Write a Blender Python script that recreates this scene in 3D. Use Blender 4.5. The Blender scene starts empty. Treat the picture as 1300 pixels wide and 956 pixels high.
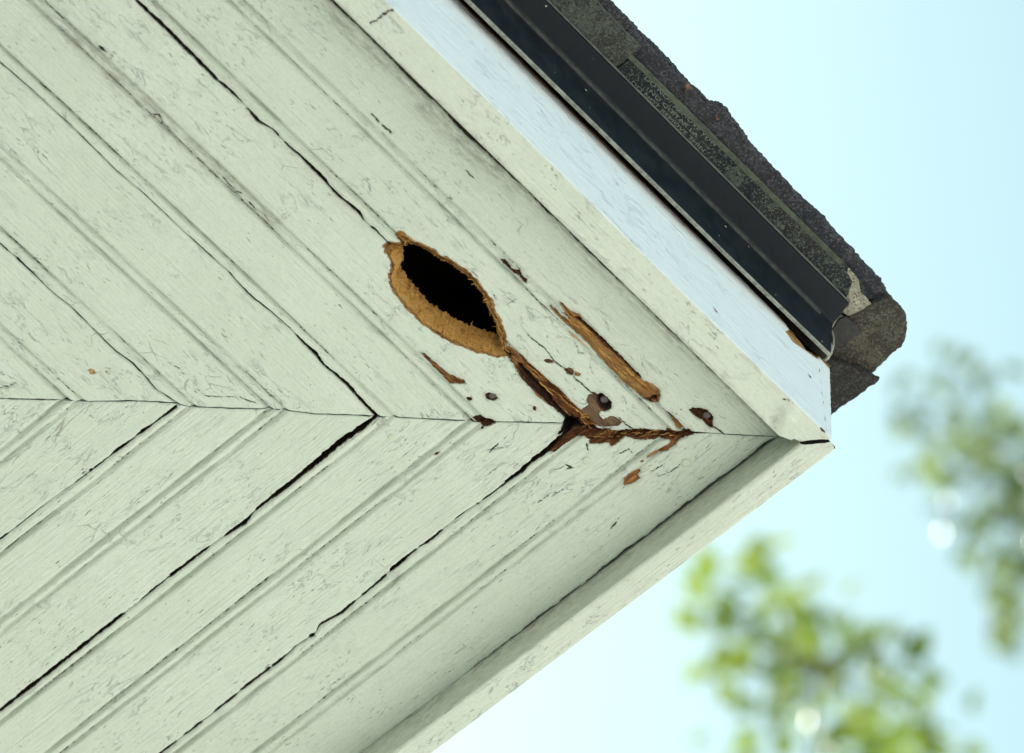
import bpy, math, random
import numpy as np
from mathutils import Vector, Matrix

random.seed(7); RNG = np.random.default_rng(7)
S = bpy.context.scene; COL = S.collection
Q = math.sqrt(.5)

# ------------------------------------------------------------------ camera
FPX = 6500.0                       # focal length in photograph pixels (1300 wide)
ELEV, HEAD, ROLL, DH, OX, OY = 1.04921285, -0.0285162, 0.07826031, 2.7587198, 0.04469523, 1.61726195
ZS = 4.40                          # height of the soffit above the ground
ch, sh = math.cos(HEAD), math.sin(HEAD)
CAM = np.array([ch*-OX + sh*-OY, sh*OX - ch*OY, ZS - DH])
def _rot(v): return np.array([ch*v[0] + sh*v[1], -sh*v[0] + ch*v[1], v[2]])
FWD = _rot((0, math.cos(ELEV), math.sin(ELEV)))
_up = _rot((0, -math.sin(ELEV), math.cos(ELEV))); _rt = _rot((1, 0, 0))
cr, sr = math.cos(ROLL), math.sin(ROLL)
RIGHT = cr*_rt + sr*_up; UP = -sr*_rt + cr*_up
cam = bpy.data.cameras.new('camera'); camo = bpy.data.objects.new('camera', cam); COL.objects.link(camo)
M = Matrix((RIGHT, UP, -FWD)).transposed().to_4x4(); M.translation = Vector(CAM); camo.matrix_world = M
cam.sensor_width = 36; cam.lens = FPX/1300*36; cam.clip_start = .1; cam.clip_end = 2000
cam.dof.use_dof = True; cam.dof.focus_distance = 3.21; cam.dof.aperture_fstop = 8.0
S.camera = camo

# ------------------------------------------------------------------ light
SUN_EL = math.radians(53); SUN_AZ = np.array([-.72, .69])          # towards the sun
w = bpy.data.worlds.new('World'); S.world = w; w.use_nodes = True
nt = w.node_tree; sky = nt.nodes.new('ShaderNodeTexSky'); sky.sky_type = 'NISHITA'; sky.sun_disc = False
sky.sun_elevation = SUN_EL; sky.sun_rotation = math.atan2(SUN_AZ[0], SUN_AZ[1]); sky.altitude = 50
sky.air_density = 1.0; sky.dust_density = 2.0; sky.ozone_density = .8
bg = nt.nodes['Background']; bg.inputs['Strength'].default_value = .097
tint = nt.nodes.new('ShaderNodeMix'); tint.data_type = 'RGBA'; tint.blend_type = 'MULTIPLY'; tint.inputs[0].default_value = 1
tint.inputs[7].default_value = (.82, 1.06, .85, 1); nt.links.new(sky.outputs[0], tint.inputs[6]); nt.links.new(tint.outputs[2], bg.inputs['Color'])
sl = bpy.data.lights.new('sun', 'SUN'); sl.energy = 4.4; sl.angle = math.radians(.5); sl.color = (1, .95, .87)
so = bpy.data.objects.new('sun', sl); COL.objects.link(so)
sd_ = Vector((SUN_AZ[0]*math.cos(SUN_EL), SUN_AZ[1]*math.cos(SUN_EL), math.sin(SUN_EL))).normalized()
so.rotation_euler = sd_.to_track_quat('Z', 'Y').to_euler(); so.location = (-3, 2, 9)
S.view_settings.view_transform = 'Standard'; S.view_settings.look = 'None'; S.view_settings.exposure = 1.37
S.view_settings.gamma = 1
S.cycles.max_bounces = 8; S.cycles.diffuse_bounces = 5

# ------------------------------------------------------------------ geometry helpers
def rays(px):
    px = np.atleast_2d(np.asarray(px, float))
    return FWD + ((px[:, 0]-650)/FPX)[:, None]*RIGHT - ((px[:, 1]-478)/FPX)[:, None]*UP
def on_z(px, dz=0.0):              # points of the horizontal plane dz above the soffit
    d = rays(px); k = (ZS + dz - CAM[2])/d[:, 2]; return CAM + d*k[:, None]
NA = np.array([-Q, Q]); NB = np.array([-Q, -Q])                     # inward normals of the two eaves
DA = np.array([-Q, -Q]); DB = np.array([-Q, Q])                     # along the boards, away from the mitre
def on_vert(px, n, t):             # points of the vertical plane n.xy = t
    d = rays(px); k = (t - CAM[:2] @ n)/(d[:, :2] @ n); return CAM + d*k[:, None]
def st(fam, P):
    P = np.atleast_2d(P); D, N = (DA, NA) if fam == 'A' else (DB, NB)
    return np.c_[P[:, :2] @ D, P[:, :2] @ N]
def st_px(fam, px, dz=0.0): return st(fam, on_z(px, dz))
def at_depth(px, dist):            # a point out along the view at a given distance
    d = rays([px])[0]; return CAM + d/np.linalg.norm(d)*dist

def vnoise(x, y, seed=0):
    xi = np.floor(x).astype(np.int64); yi = np.floor(y).astype(np.int64); fx = x-xi; fy = y-yi
    def h(a, b):
        n = (a*374761393 + b*668265263 + seed*974711) & 0x7fffffff
        n = ((n ^ (n >> 13))*1274126177) & 0x7fffffff
        return ((n ^ (n >> 16)) & 0xffff)/65535.0
    u = fx*fx*(3-2*fx); v = fy*fy*(3-2*fy)
    return (h(xi, yi)*(1-u)+h(xi+1, yi)*u)*(1-v) + (h(xi, yi+1)*(1-u)+h(xi+1, yi+1)*u)*v
def fbm(x, y, seed=0, o=3):
    r = 0; a = .5
    for i in range(o): r = r + a*(vnoise(x, y, seed+i*17)-.5)*2; x = x*2.03; y = y*2.03; a *= .5
    return r
def sstep(a, b, x): t = np.clip((x-a)/(b-a), 0, 1); return t*t*(3-2*t)
def seg_dist(p, poly, closed=True):
    q = np.asarray(poly, float); n = len(q); best = np.full(len(p), 1e9); near = np.zeros((len(p), 2)); par = np.zeros(len(p))
    for i in range(n if closed else n-1):
        a = q[i]; b = q[(i+1) % n]; ab = b-a; L = ab @ ab + 1e-18
        k = np.clip(((p-a) @ ab)/L, 0, 1); c = a + k[:, None]*ab; d = np.hypot(*(p-c).T)
        m = d < best; best[m] = d[m]; near[m] = c[m]; par[m] = i + k[m]
    return best, near, par
def inside(p, poly):
    q = np.asarray(poly, float); r = np.zeros(len(p), bool); j = len(q)-1
    for i in range(len(q)):
        a, b = q[i], q[j]; m = (a[1] > p[:, 1]) != (b[1] > p[:, 1])
        with np.errstate(divide='ignore', invalid='ignore'):
            xs = (b[0]-a[0])*(p[:, 1]-a[1])/(b[1]-a[1]) + a[0]
        r ^= m & (p[:, 0] < xs); j = i
    return r
def sdf(p, poly): d, near, _ = seg_dist(p, poly); s = inside(p, poly); return np.where(s, d, -d), near
def resample(poly, step, closed=True):
    q = np.asarray(poly, float)
    if closed: q = np.vstack([q, q[:1]])
    L = np.r_[0, np.cumsum(np.linalg.norm(np.diff(q, axis=0), axis=1))]; n = max(4, int(L[-1]/step))
    u = np.linspace(0, L[-1], n, endpoint=not closed)
    return np.stack([np.interp(u, L, q[:, i]) for i in range(q.shape[1])], 1)

def empty(name, loc=(0, 0, 0)):
    o = bpy.data.objects.new(name, None); COL.objects.link(o); o.location = loc; o.empty_display_size = .05; return o
def tag(o, label=None, cat=None, group=None, kind=None):
    if label: o['label'] = label
    if cat: o['category'] = cat
    if group: o['group'] = group
    if kind: o['kind'] = kind
    return o
def mesh_obj(name, V, F, mat, parent=None, smooth=False, mw=None, attrs=None):
    me = bpy.data.meshes.new(name); me.from_pydata([tuple(v) for v in V], [], F); me.validate()
    o = bpy.data.objects.new(name, me); COL.objects.link(o); me.materials.append(mat)
    if smooth: me.polygons.foreach_set('use_smooth', [True]*len(me.polygons))
    if attrs:
        for k, a in attrs.items():
            at = me.attributes.new(k, 'FLOAT', 'POINT'); at.data.foreach_set('value', np.asarray(a, np.float32))
    if mw is not None: o.matrix_world = mw
    if parent is not None: o.parent = parent; o.matrix_parent_inverse = Matrix()
    me.update(); return o
def grid_mesh(name, V, F4, mat, parent, mw, attrs, smooth=True):      # fast quads from numpy
    me = bpy.data.meshes.new(name); nv = len(V); nf = len(F4)
    me.vertices.add(nv); me.vertices.foreach_set('co', V.astype(np.float32).ravel())
    me.loops.add(nf*4); me.loops.foreach_set('vertex_index', F4.astype(np.int32).ravel())
    me.polygons.add(nf); me.polygons.foreach_set('loop_start', np.arange(0, nf*4, 4, dtype=np.int32))
    me.polygons.foreach_set('use_smooth', np.full(nf, smooth))
    me.update(calc_edges=True); me.validate()
    for k, a in attrs.items():
        at = me.attributes.new(k, 'FLOAT', 'POINT'); at.data.foreach_set('value', a.astype(np.float32))
    me.materials.append(mat); o = bpy.data.objects.new(name, me); COL.objects.link(o)
    o.matrix_basis = mw
    if parent is not None: attach(o, parent)
    return o

# ------------------------------------------------------------------ materials
class NT:
    def __init__(s, name):
        s.m = bpy.data.materials.new(name); s.m.use_nodes = True; s.t = s.m.node_tree
        s.b = s.t.nodes['Principled BSDF']; s.b.inputs['Specular IOR Level'].default_value = .4
        s.out = s.t.nodes['Material Output']
    def n(s, typ, **kw):
        x = s.t.nodes.new('ShaderNode'+typ)
        for k, v in kw.items():
            if k in x.inputs.keys():
                if isinstance(v, bpy.types.NodeSocket): s.t.links.new(v, x.inputs[k])
                else: x.inputs[k].default_value = v
            else: setattr(x, k, v)
        return x
    def put(s, sock, v):
        if isinstance(v, bpy.types.NodeSocket): s.t.links.new(v, sock)
        else: sock.default_value = v
    def math(s, op, a, b=0.0, c=0.0):
        x = s.t.nodes.new('ShaderNodeMath'); x.operation = op
        for i, v in enumerate((a, b, c)): s.put(x.inputs[i], v)
        return x.outputs[0]
    def ramp(s, v, a, b, lo=0.0, hi=1.0):
        x = s.t.nodes.new('ShaderNodeMapRange'); x.interpolation_type = 'SMOOTHSTEP'
        for i, q in enumerate((v, a, b, lo, hi)): s.put(x.inputs[i], q)
        return x.outputs[0]
    def mix(s, f, a, b):
        x = s.t.nodes.new('ShaderNodeMix'); x.data_type = 'RGBA'
        s.put(x.inputs[0], f)
        for i, v in ((6, a), (7, b)):
            if isinstance(v, tuple): v = (*v, 1) if len(v) == 3 else v
            s.put(x.inputs[i], v)
        return x.outputs[2]
    def attr(s, name): x = s.t.nodes.new('ShaderNodeAttribute'); x.attribute_name = name; return x.outputs['Fac']
    def coord(s, rnd=True):
        tc = s.n('TexCoord').outputs['Object']
        if not rnd: return tc
        r = s.n('ObjectInfo').outputs['Random']
        v = s.n('CombineXYZ', X=s.math('MULTIPLY', r, 13.0), Y=s.math('MULTIPLY', r, 7.7), Z=s.math('MULTIPLY', r, 3.1)).outputs[0]
        a = s.t.nodes.new('ShaderNodeVectorMath'); a.operation = 'ADD'; s.put(a.inputs[0], tc); s.put(a.inputs[1], v); return a.outputs[0]
    def scale(s, v, sc, rot=0):
        x = s.n('Mapping'); s.put(x.inputs['Vector'], v); x.inputs['Scale'].default_value = sc; x.inputs['Rotation'].default_value = (0, 0, rot); return x.outputs[0]
    def noise(s, v, sc=1.0, d=3.0, r=.55, dist=0.0):
        return s.n('TexNoise', Vector=v, Scale=sc, Detail=d, Roughness=r, Distortion=dist).outputs['Fac']
    def bump(s, h, strength, dist, normal=None):
        x = s.n('Bump'); s.put(x.inputs['Height'], h); x.inputs['Strength'].default_value = strength; x.inputs['Distance'].default_value = dist
        if normal is not None: s.put(x.inputs['Normal'], normal)
        return x.outputs[0]
    def set(s, **kw):
        for k, v in kw.items(): s.put(s.b.inputs[k.replace('_', ' ')], v if not isinstance(v, tuple) else (*v, 1))
        return s.m

def painted_wood(name, p1, p2, dash=1.0):
    t = NT(name); cx = t.n('SeparateXYZ', Vector=t.coord())
    co = t.n('CombineXYZ', X=cx.outputs[0], Y=t.math('ADD', cx.outputs[1], cx.outputs[2]), Z=t.math('MULTIPLY', cx.outputs[2], .15)).outputs[0]
    low = t.noise(co, 9, 3); mid = t.noise(co, 70, 4, .6)
    grain = t.noise(t.scale(co, (22, 520, 60)), 1, 4, .6, .3)
    grit = t.noise(t.scale(co, (520, 760, 500)), 1, 4, .75)
    paint = t.mix(t.ramp(low, .3, .7), p1, p2)
    paint = t.mix(t.math('MULTIPLY', t.ramp(mid, .46, .75), .30), paint, (p1[0]*.8, p1[1]*.8, p1[2]*.78))
    paint = t.mix(t.math('MULTIPLY', t.ramp(grit, .44, .70), .34), paint, (p1[0]*.66, p1[1]*.66, p1[2]*.62))
    paint = t.mix(t.math('MULTIPLY', t.ramp(grain, .48, .78), .26), paint, (p1[0]*.72, p1[1]*.74, p1[2]*.72))
    # greyed dirt and painted shade in quirks, recesses and worn bands
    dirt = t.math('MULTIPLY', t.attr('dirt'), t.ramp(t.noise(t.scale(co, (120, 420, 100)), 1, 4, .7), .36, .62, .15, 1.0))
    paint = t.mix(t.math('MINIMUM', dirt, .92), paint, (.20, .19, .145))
    fl = t.noise(t.scale(co, (55, 150, 60)), 1, 5, .62, .8)
    flake = t.math('MULTIPLY', t.ramp(fl, .585, .60), t.ramp(t.noise(co, 11, 3, .6), .44, .60))
    ring = t.math('SUBTRACT', t.ramp(fl, .572, .585), t.ramp(fl, .588, .602))
    paint = t.mix(t.math('MULTIPLY', flake, .55), paint, (p1[0]*.93, p1[1]*.95, p1[2]*1.0))
    ring = t.math('MULTIPLY', t.math('MAXIMUM', ring, 0.0), t.ramp(t.noise(co, 11, 3, .6), .44, .60))
    paint = t.mix(t.math('MULTIPLY', t.math('MULTIPLY', ring, t.ramp(t.noise(co, 150, 2), .47, .62)), .34), paint, (.24, .25, .19))  # edge shadows round the flakes, painted as dark rings
    # short checks along the grain: elongated cells, most of them left out, clustered by a broad mask
    wob = t.n('TexNoise', Vector=co, Scale=160.0, Detail=2.0).outputs['Color']
    vm = t.t.nodes.new('ShaderNodeVectorMath'); vm.operation = 'MULTIPLY_ADD'
    t.put(vm.inputs[0], wob); vm.inputs[1].default_value = (.004, .004, 0); t.put(vm.inputs[2], co)
    wco = vm.outputs[0]
    def checks(sx, sy, rad, keep, rot):
        vo = t.n('TexVoronoi', Vector=t.scale(wco, (sx, sy, .01), rot), Scale=1.0)
        seed = t.n('SeparateColor', Color=vo.outputs['Color'])
        alpha = t.math('MULTIPLY_ADD', seed.outputs[2], .65, .40)
        clus = t.ramp(t.noise(co, 22, 4, .7, .6), .42, .70)
        on = t.math('LESS_THAN', seed.outputs[0], t.math('MULTIPLY', clus, keep))
        r = t.math('MULTIPLY', seed.outputs[1], rad)
        return t.math('MULTIPLY', t.math('MULTIPLY', on, alpha), t.math('SUBTRACT', 1.0, t.ramp(vo.outputs['Distance'], t.math('MULTIPLY', r, .7), r)))
    c1 = checks(150, 900, .36, 1.1*dash, .0); c2 = checks(60, 480, .22, .62*dash, .05); c3 = checks(300, 560, .26, .45*dash, .5)
    chk = t.math('MAXIMUM', c1, t.math('MAXIMUM', c2, c3))
    # crazed hairlines in patches
    ed = t.n('TexVoronoi', Vector=t.scale(wco, (38, 85, .01)), Scale=1.0, feature='DISTANCE_TO_EDGE').outputs['Distance']
    craze = t.math('MULTIPLY', t.math('SUBTRACT', 1.0, t.ramp(ed, .006, .022)), t.ramp(t.noise(co, 17, 3, .6, 0.5), .60, .66))
    craze = t.math('MULTIPLY', craze, t.ramp(t.noise(co, 85, 2), .42, .56))
    craze = t.math('MULTIPLY', craze, .75)
    paint = t.mix(t.attr('skylit'), paint, t.mix(t.ramp(mid, .4, .8), (.82, .86, .89), (.79, .835, .87)))  # sky light on the fascia front, put into its colour as bluish white
    crk = t.ramp(t.math('ADD', t.attr('crk'), t.math('MULTIPLY', t.math('SUBTRACT', t.noise(co, 700, 2), .5), .7)), -.05, .18)
    lines = t.math('MAXIMUM', crk, t.math('MULTIPLY', t.math('MULTIPLY', t.math('MAXIMUM', chk, craze), .8), t.math('MULTIPLY_ADD', t.attr('skylit'), -.85, 1.0)))
    col = t.mix(lines, paint, t.mix(crk, (.17, .17, .125), (.045, .04, .028)))
    # bare timber where the paint has gone
    bare = t.ramp(t.math('ADD', t.attr('bare'), t.math('MULTIPLY', t.math('SUBTRACT', t.noise(t.scale(co, (260, 700, 400)), 1, 4, .7), .5), 1.5)), -.10, .14)
    fib = t.noise(t.scale(co, (34, 760, 300)), 1, 5, .68, .6)
    fib2 = t.noise(t.scale(co, (140, 420, 300)), 1, 4, .6)
    tone = t.math('ADD', t.attr('tone'), t.math('ADD', t.math('MULTIPLY', t.math('SUBTRACT', fib, .5), 1.7), t.math('MULTIPLY', t.math('SUBTRACT', fib2, .5), .7)))
    cr_ = t.n('ValToRGB', Fac=tone); e = cr_.color_ramp.elements
    e[0].position = 0; e[0].color = (.70, .43, .17, 1); e[1].position = 1; e[1].color = (.018, .009, .004, 1)
    for pos, c in ((.22, (.60, .31, .10, 1)), (.48, (.34, .125, .034, 1)), (.75, (.10, .034, .012, 1))):
        x = e.new(pos); x.color = c
    wood = t.mix(t.attr('grey'), cr_.outputs[0], t.mix(t.ramp(fib2, .3, .7), (.21, .145, .095), (.12, .08, .052)))
    col = t.mix(bare, col, wood)
    h = t.math('ADD', t.math('MULTIPLY', grain, .8), t.math('ADD', t.math('MULTIPLY', mid, .8), t.math('MULTIPLY', grit, .3)))
    h = t.math('SUBTRACT', h, t.math('ADD', t.math('MULTIPLY', crk, .8), t.math('MULTIPLY', flake, .6)))
    h = t.math('ADD', h, t.math('MULTIPLY', bare, t.math('ADD', t.math('MULTIPLY', fib, 2.6), t.math('MULTIPLY', fib2, 2.2))))
    n3 = t.bump(h, 1.0, .0014)
    return t.set(Base_Color=col, Roughness=t.math('ADD', .50, t.math('MULTIPLY', bare, .4)), Normal=n3)

M_GREEN = painted_wood('sage_paint', (.62, .675, .575), (.59, .648, .545))
M_FASCIA = painted_wood('fascia_paint', (.63, .675, .58), (.60, .65, .55), .55)

def raw_wood(name):
    t = NT(name); co = t.coord(False)
    f = t.noise(t.scale(co, (170, 170, 900)), 1, 5, .7, .4); g = t.noise(co, 140, 4, .6); k = t.noise(co, 900, 3, .7)
    tone = t.math('ADD', t.math('MULTIPLY', f, 1.1), t.math('ADD', t.math('MULTIPLY', g, .9), t.math('MULTIPLY', k, 1.0)))
    tone = t.math('ADD', t.math('ADD', tone, -.87), t.math('MULTIPLY', t.attr('tone'), .45))
    r = t.n('ValToRGB', Fac=tone); e = r.color_ramp.elements
    e[0].position = .55; e[0].color = (.92, .56, .17, 1); e[1].position = 1.25; e[1].color = (.05, .02, .008, 1)
    x = e.new(.86); x.color = (.82, .40, .085, 1); x = e.new(1.06); x.color = (.46, .22, .065, 1)
    return t.set(Base_Color=r.outputs[0], Roughness=.9, Normal=t.bump(t.math('ADD', f, k), 1.0, .003))
M_RAW = raw_wood('pecked_wood')

def simple(name, c, rough, sc=0, amt=.3, bd=0, metal=0, c2=None):
    t = NT(name); col = (*c, 1)
    if sc:
        co = t.coord(); f = t.noise(co, sc, 5, .65)
        col = t.mix(t.ramp(f, .35, .68), c, c2 or tuple(v*(1-amt) for v in c))
        if bd: t.put(t.b.inputs['Normal'], t.bump(f, .8, bd))
    t.put(t.b.inputs['Base Color'], col); t.b.inputs['Roughness'].default_value = rough; t.b.inputs['Metallic'].default_value = metal
    return t.m
M_DECK = simple('old_deck_timber', (.035, .024, .015), .9, 60)
M_NAIL = simple('rusty_nail', (.10, .105, .11), .55, 900, .5, .0003, c2=(.07, .035, .02))
M_NAILP = simple('painted_nail', (.55, .62, .49), .5, 700, .15, .0002)
M_CAULK = simple('old_caulk', (.42, .42, .34), .7, 500, .5, .0006)
def drip_metal():
    t = NT('black_flashing'); co = t.coord(False)
    a = t.noise(co, 60, 4); b = t.noise(co, 800, 3, .7)
    vo = t.n('TexVoronoi', Vector=co, Scale=130.0); sd = t.n('SeparateColor', Color=vo.outputs['Color'])
    spot = t.math('MULTIPLY', t.math('LESS_THAN', vo.outputs['Distance'], t.math('MULTIPLY', sd.outputs[1], .11)), t.math('LESS_THAN', sd.outputs[0], .5))
    c = t.mix(t.ramp(a, .35, .7), (.004, .0075, .012), (.011, .014, .018))
    c = t.mix(t.math('MULTIPLY', t.ramp(b, .55, .72), .35), c, (.032, .034, .032))
    c = t.mix(spot, c, (.38, .38, .32))
    return t.set(Base_Color=c, Specular_IOR_Level=.22, Roughness=t.ramp(a, .3, .7, .5, .65), Normal=t.bump(t.math('ADD', t.math('MULTIPLY', b, .3), a), .25, .001))
M_DRIP = drip_metal()
M_HEM = simple('worn_skylit_edge', (.34, .33, .27), .4, 200, .5, .0003, .3)  # worn edge, with the sky it catches put into a paler colour
def shingle_mat(name, base, pale, amount, gran, brown=(.07, .05, .04)):
    t = NT(name); co = t.coord()
    g = t.n('TexVoronoi', Vector=co, Scale=gran).outputs['Color']; gs = t.n('SeparateColor', Color=g)
    b = t.noise(co, 58, 5, .7, .9); f = t.noise(co, 420, 4, .7); lw = t.noise(co, 14, 3)
    c = t.mix(t.ramp(lw, .35, .65), base, tuple(.6*u + .4*v for u, v in zip(base, brown)))
    c = t.mix(t.math('MULTIPLY', t.ramp(t.math('ADD', b, t.math('MULTIPLY', t.math('SUBTRACT', f, .5), .5)), amount, amount+.07), .8), c, pale)
    c = t.mix(t.math('MULTIPLY', t.ramp(gs.outputs[0], .62, .98), .55), c, tuple(v*1.5+.03 for v in pale))
    c = t.mix(t.math('MULTIPLY', t.math('GREATER_THAN', gs.outputs[1], .86), .6), c, (.012, .012, .014))
    h = t.math('ADD', gs.outputs[0], t.math('MULTIPLY', b, 1.4))
    return t.set(Base_Color=c, Roughness=.92, Normal=t.bump(h, .8, .0016))
M_SH_UNDER = shingle_mat('shingle_underside', (.012, .017, .022), (.085, .105, .08), .52, 1100)
M_SH_GREY = shingle_mat('shingle_worn_underside', (.040, .048, .042), (.09, .10, .08), .48, 1100)
M_SH_TOP = shingle_mat('granule_shingle', (.026, .028, .036), (.062, .062, .07), .55, 900, (.07, .055, .052))
M_SH_BROWN = shingle_mat('granule_shingle_brown', (.036, .033, .028), (.085, .078, .055), .52, 1000, (.05, .037, .027))
M_SH_DARK = shingle_mat('dark_shingle_underside', (.016, .016, .016), (.045, .042, .035), .53, 1000, (.028, .022, .018))  # shade under the lower eave put into a darker brown
M_TORN = shingle_mat('torn_shingle_mat', (.27, .255, .19), (.33, .31, .24), .5, 900, (.2, .18, .13))
M_TEXT = simple('pale_print', (.27, .30, .25), .8, 300, .7)
M_LEAFD = simple('dry_leaf', (.20, .11, .07), .8, 300, .5)

# ------------------------------------------------------------------ the eave
ZW = Matrix.Translation((0, 0, ZS))
eave = tag(empty('house', (0, 0, ZS)), 'eave corner of a house in peeling pale green boards with a pecked hole', 'house')
WM = {eave.name: ZW}
def attach(o, p):                  # keep world placement under a parent
    mw = o.matrix_basis.copy(); o.parent = p; o.matrix_parent_inverse = WM[p.name].inverted(); o.matrix_basis = mw; WM[o.name] = mw; return o
def child(o): return attach(o, eave)
W = .09; TH = .018

# joints traced along the boards: (x, y, open width) in photograph pixels, unprojected on the soffit
CR = {
 'A1': [(172,0,3),(182,10,5),(201,27,5),(214,40,5),(231,57,4.5),(239,65,5.5),(254,80,4.5),(274,100,4),(294,117,4.5),(301,124,2.2),(314,137,2.6),(328,154,4.6),(345,164,2.6),(368,187,2.6),(385,202,3),(405,222,4.5),(421,240,3),(434,252,3.6),(456,270,4),(461,279,2.4),(478,294,3),(491,307,1.2),(560,368,2),(640,446,2),(690,500,3),(725,537,5)],
 'A2': [(0,80,1),(43,117,1.2),(97,167,1),(147,217,.8),(184,248,.8),(261,320,1),(288,344,2),(309,367,1.6),(321,379,1.8),(341,394,1.4),(368,417,1.2),(381,432,2.6),(401,450,4.5),(411,464,3),(425,475,4.2),(442,490,4.4),(455,505,4.2),(473,524,5)],
 'A3': [(0,310,1),(17,324,2.6),(33,339,1.6),(72,377,1),(87,387,1.4),(119,419,1),(147,447,1),(167,461,1),(181,475,1.2),(197,494,.8),(227,514,1)],
 'B1': [(736,536,7),(715,554,7),(697,570,6.5),(676,586,5.5),(656,603,4.8),(642,613,3.4),(634,620,1.4),(616,633,2),(605,641,3),(591,650,1),(581,657,2),(561,674,3.2),(541,690,3.5),(534,694,2.4),(511,712,4),(484,736,3),(471,747,2.2),(434,778,3),(406,794,3),(401,803,1),(395,808,5.5),(391,811,.8),(378,819,.8),(365,831,.8),(356,839,4),(335,854,3.6),(320,866,3),(262,912,2.5)],
 'B2': [(479,528,5),(460,543,8),(434,560,8.5),(405,585,8.5),(395,593,6.5),(371,612,6.2),(351,628,5.2),(326,647,3.6),(323,650,1),(311,664,4.8),(291,677,4.2),(281,684,.8),(258,700,3.6),(217,731,4.2),(211,736,1),(197,747,3.4),(171,769,1),(164,774,2.4),(134,797,4.5),(100,824,5),(47,866,5),(-20,918,4)],
 'B3': [(224,516,3),(214,524,3.2),(195,538,1.5),(182,547,4.2),(172,555,1),(157,566,3.2),(146,574,3.4),(139,580,.9),(115,598,3.2),(109,603,.9),(89,618,2.6),(60,638,.8),(33,660,1),(0,685,2.4)],
 'B0': [(986,557,3),(976,562,5),(955,580,6),(939,592,5),(905,616,5),(868,645,5.5),(849,660,5),(819,684,4.6),(795,700,5),(748,737,3.4),(722,757,3.4),(682,787,4),(655,809,3.6),(621,834,3.2),(581,866,3),(520,912,3)],
}
MIT = [(-40,503),(0,506),(84,508),(107,510),(167,509),(221,511.5),(241,517),(301,519),(351,520),(401,526),(434,527),(478,529),(560,533),(610,536),(629,536),(725,538),(783,548),(835,549),(875,549),(987,555)]
MPX = 1/FPX*3.21
def crack(key):
    fam = key[0]; a = np.array(CR[key], float); P = st_px(fam, a[:, :2]); o = np.argsort(P[:, 0]); P = P[o]; wd = a[o, 2]*MPX
    k = int(key[1]); base = (k-1)*W if key != 'B0' else None
    def f(s):
        t = np.interp(s, P[:, 0], P[:, 1]); g = np.interp(s, P[:, 0], wd)
        j = fbm(s*160, s*0+k*3.1, 5+k)*.00025 + fbm(s*600, s*0+k, 9)*.0004
        g = np.maximum(g*(1 + .55*fbm(s*230, s*0+7.7, 31+k, 2) + .4*fbm(s*900, s*0+1.7, 37+k, 2)), .0002)
        g = np.where((g < .0016) & (vnoise(s*130, s*0+k, 53) > .66), .00015, g)      # paint bridging the joint
        return t + j*np.clip(g/.001, .3, 1.0), g
    return f
CRK = {k: crack(k) for k in CR}
MITW = on_z(MIT)
def mitre_s(fam):
    P = st(fam, MITW); o = np.argsort(P[:, 1]); P = P[o]
    def f(t, side): return np.interp(t, P[:, 1], P[:, 0] - P[:, 1]) + t + .00028 + np.maximum(fbm(t*260, t*0+side, 3), 0)*.0011
    return f
MS = {'A': mitre_s('A'), 'B': mitre_s('B')}
# beyond the traced ends joints run straight on
def edge(fam, i):                  # joint i of a family -> function of s giving (t, gap)
    key = fam + str(i)
    if key == 'B0': return CRK['B0']
    if key in CRK: return CRK[key]
    base = (i-1)*W if i > 0 else -.0985
    return lambda s: (base + fbm(s*60, s*0+i, 77)*.0002, np.full_like(s, .0005))

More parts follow.
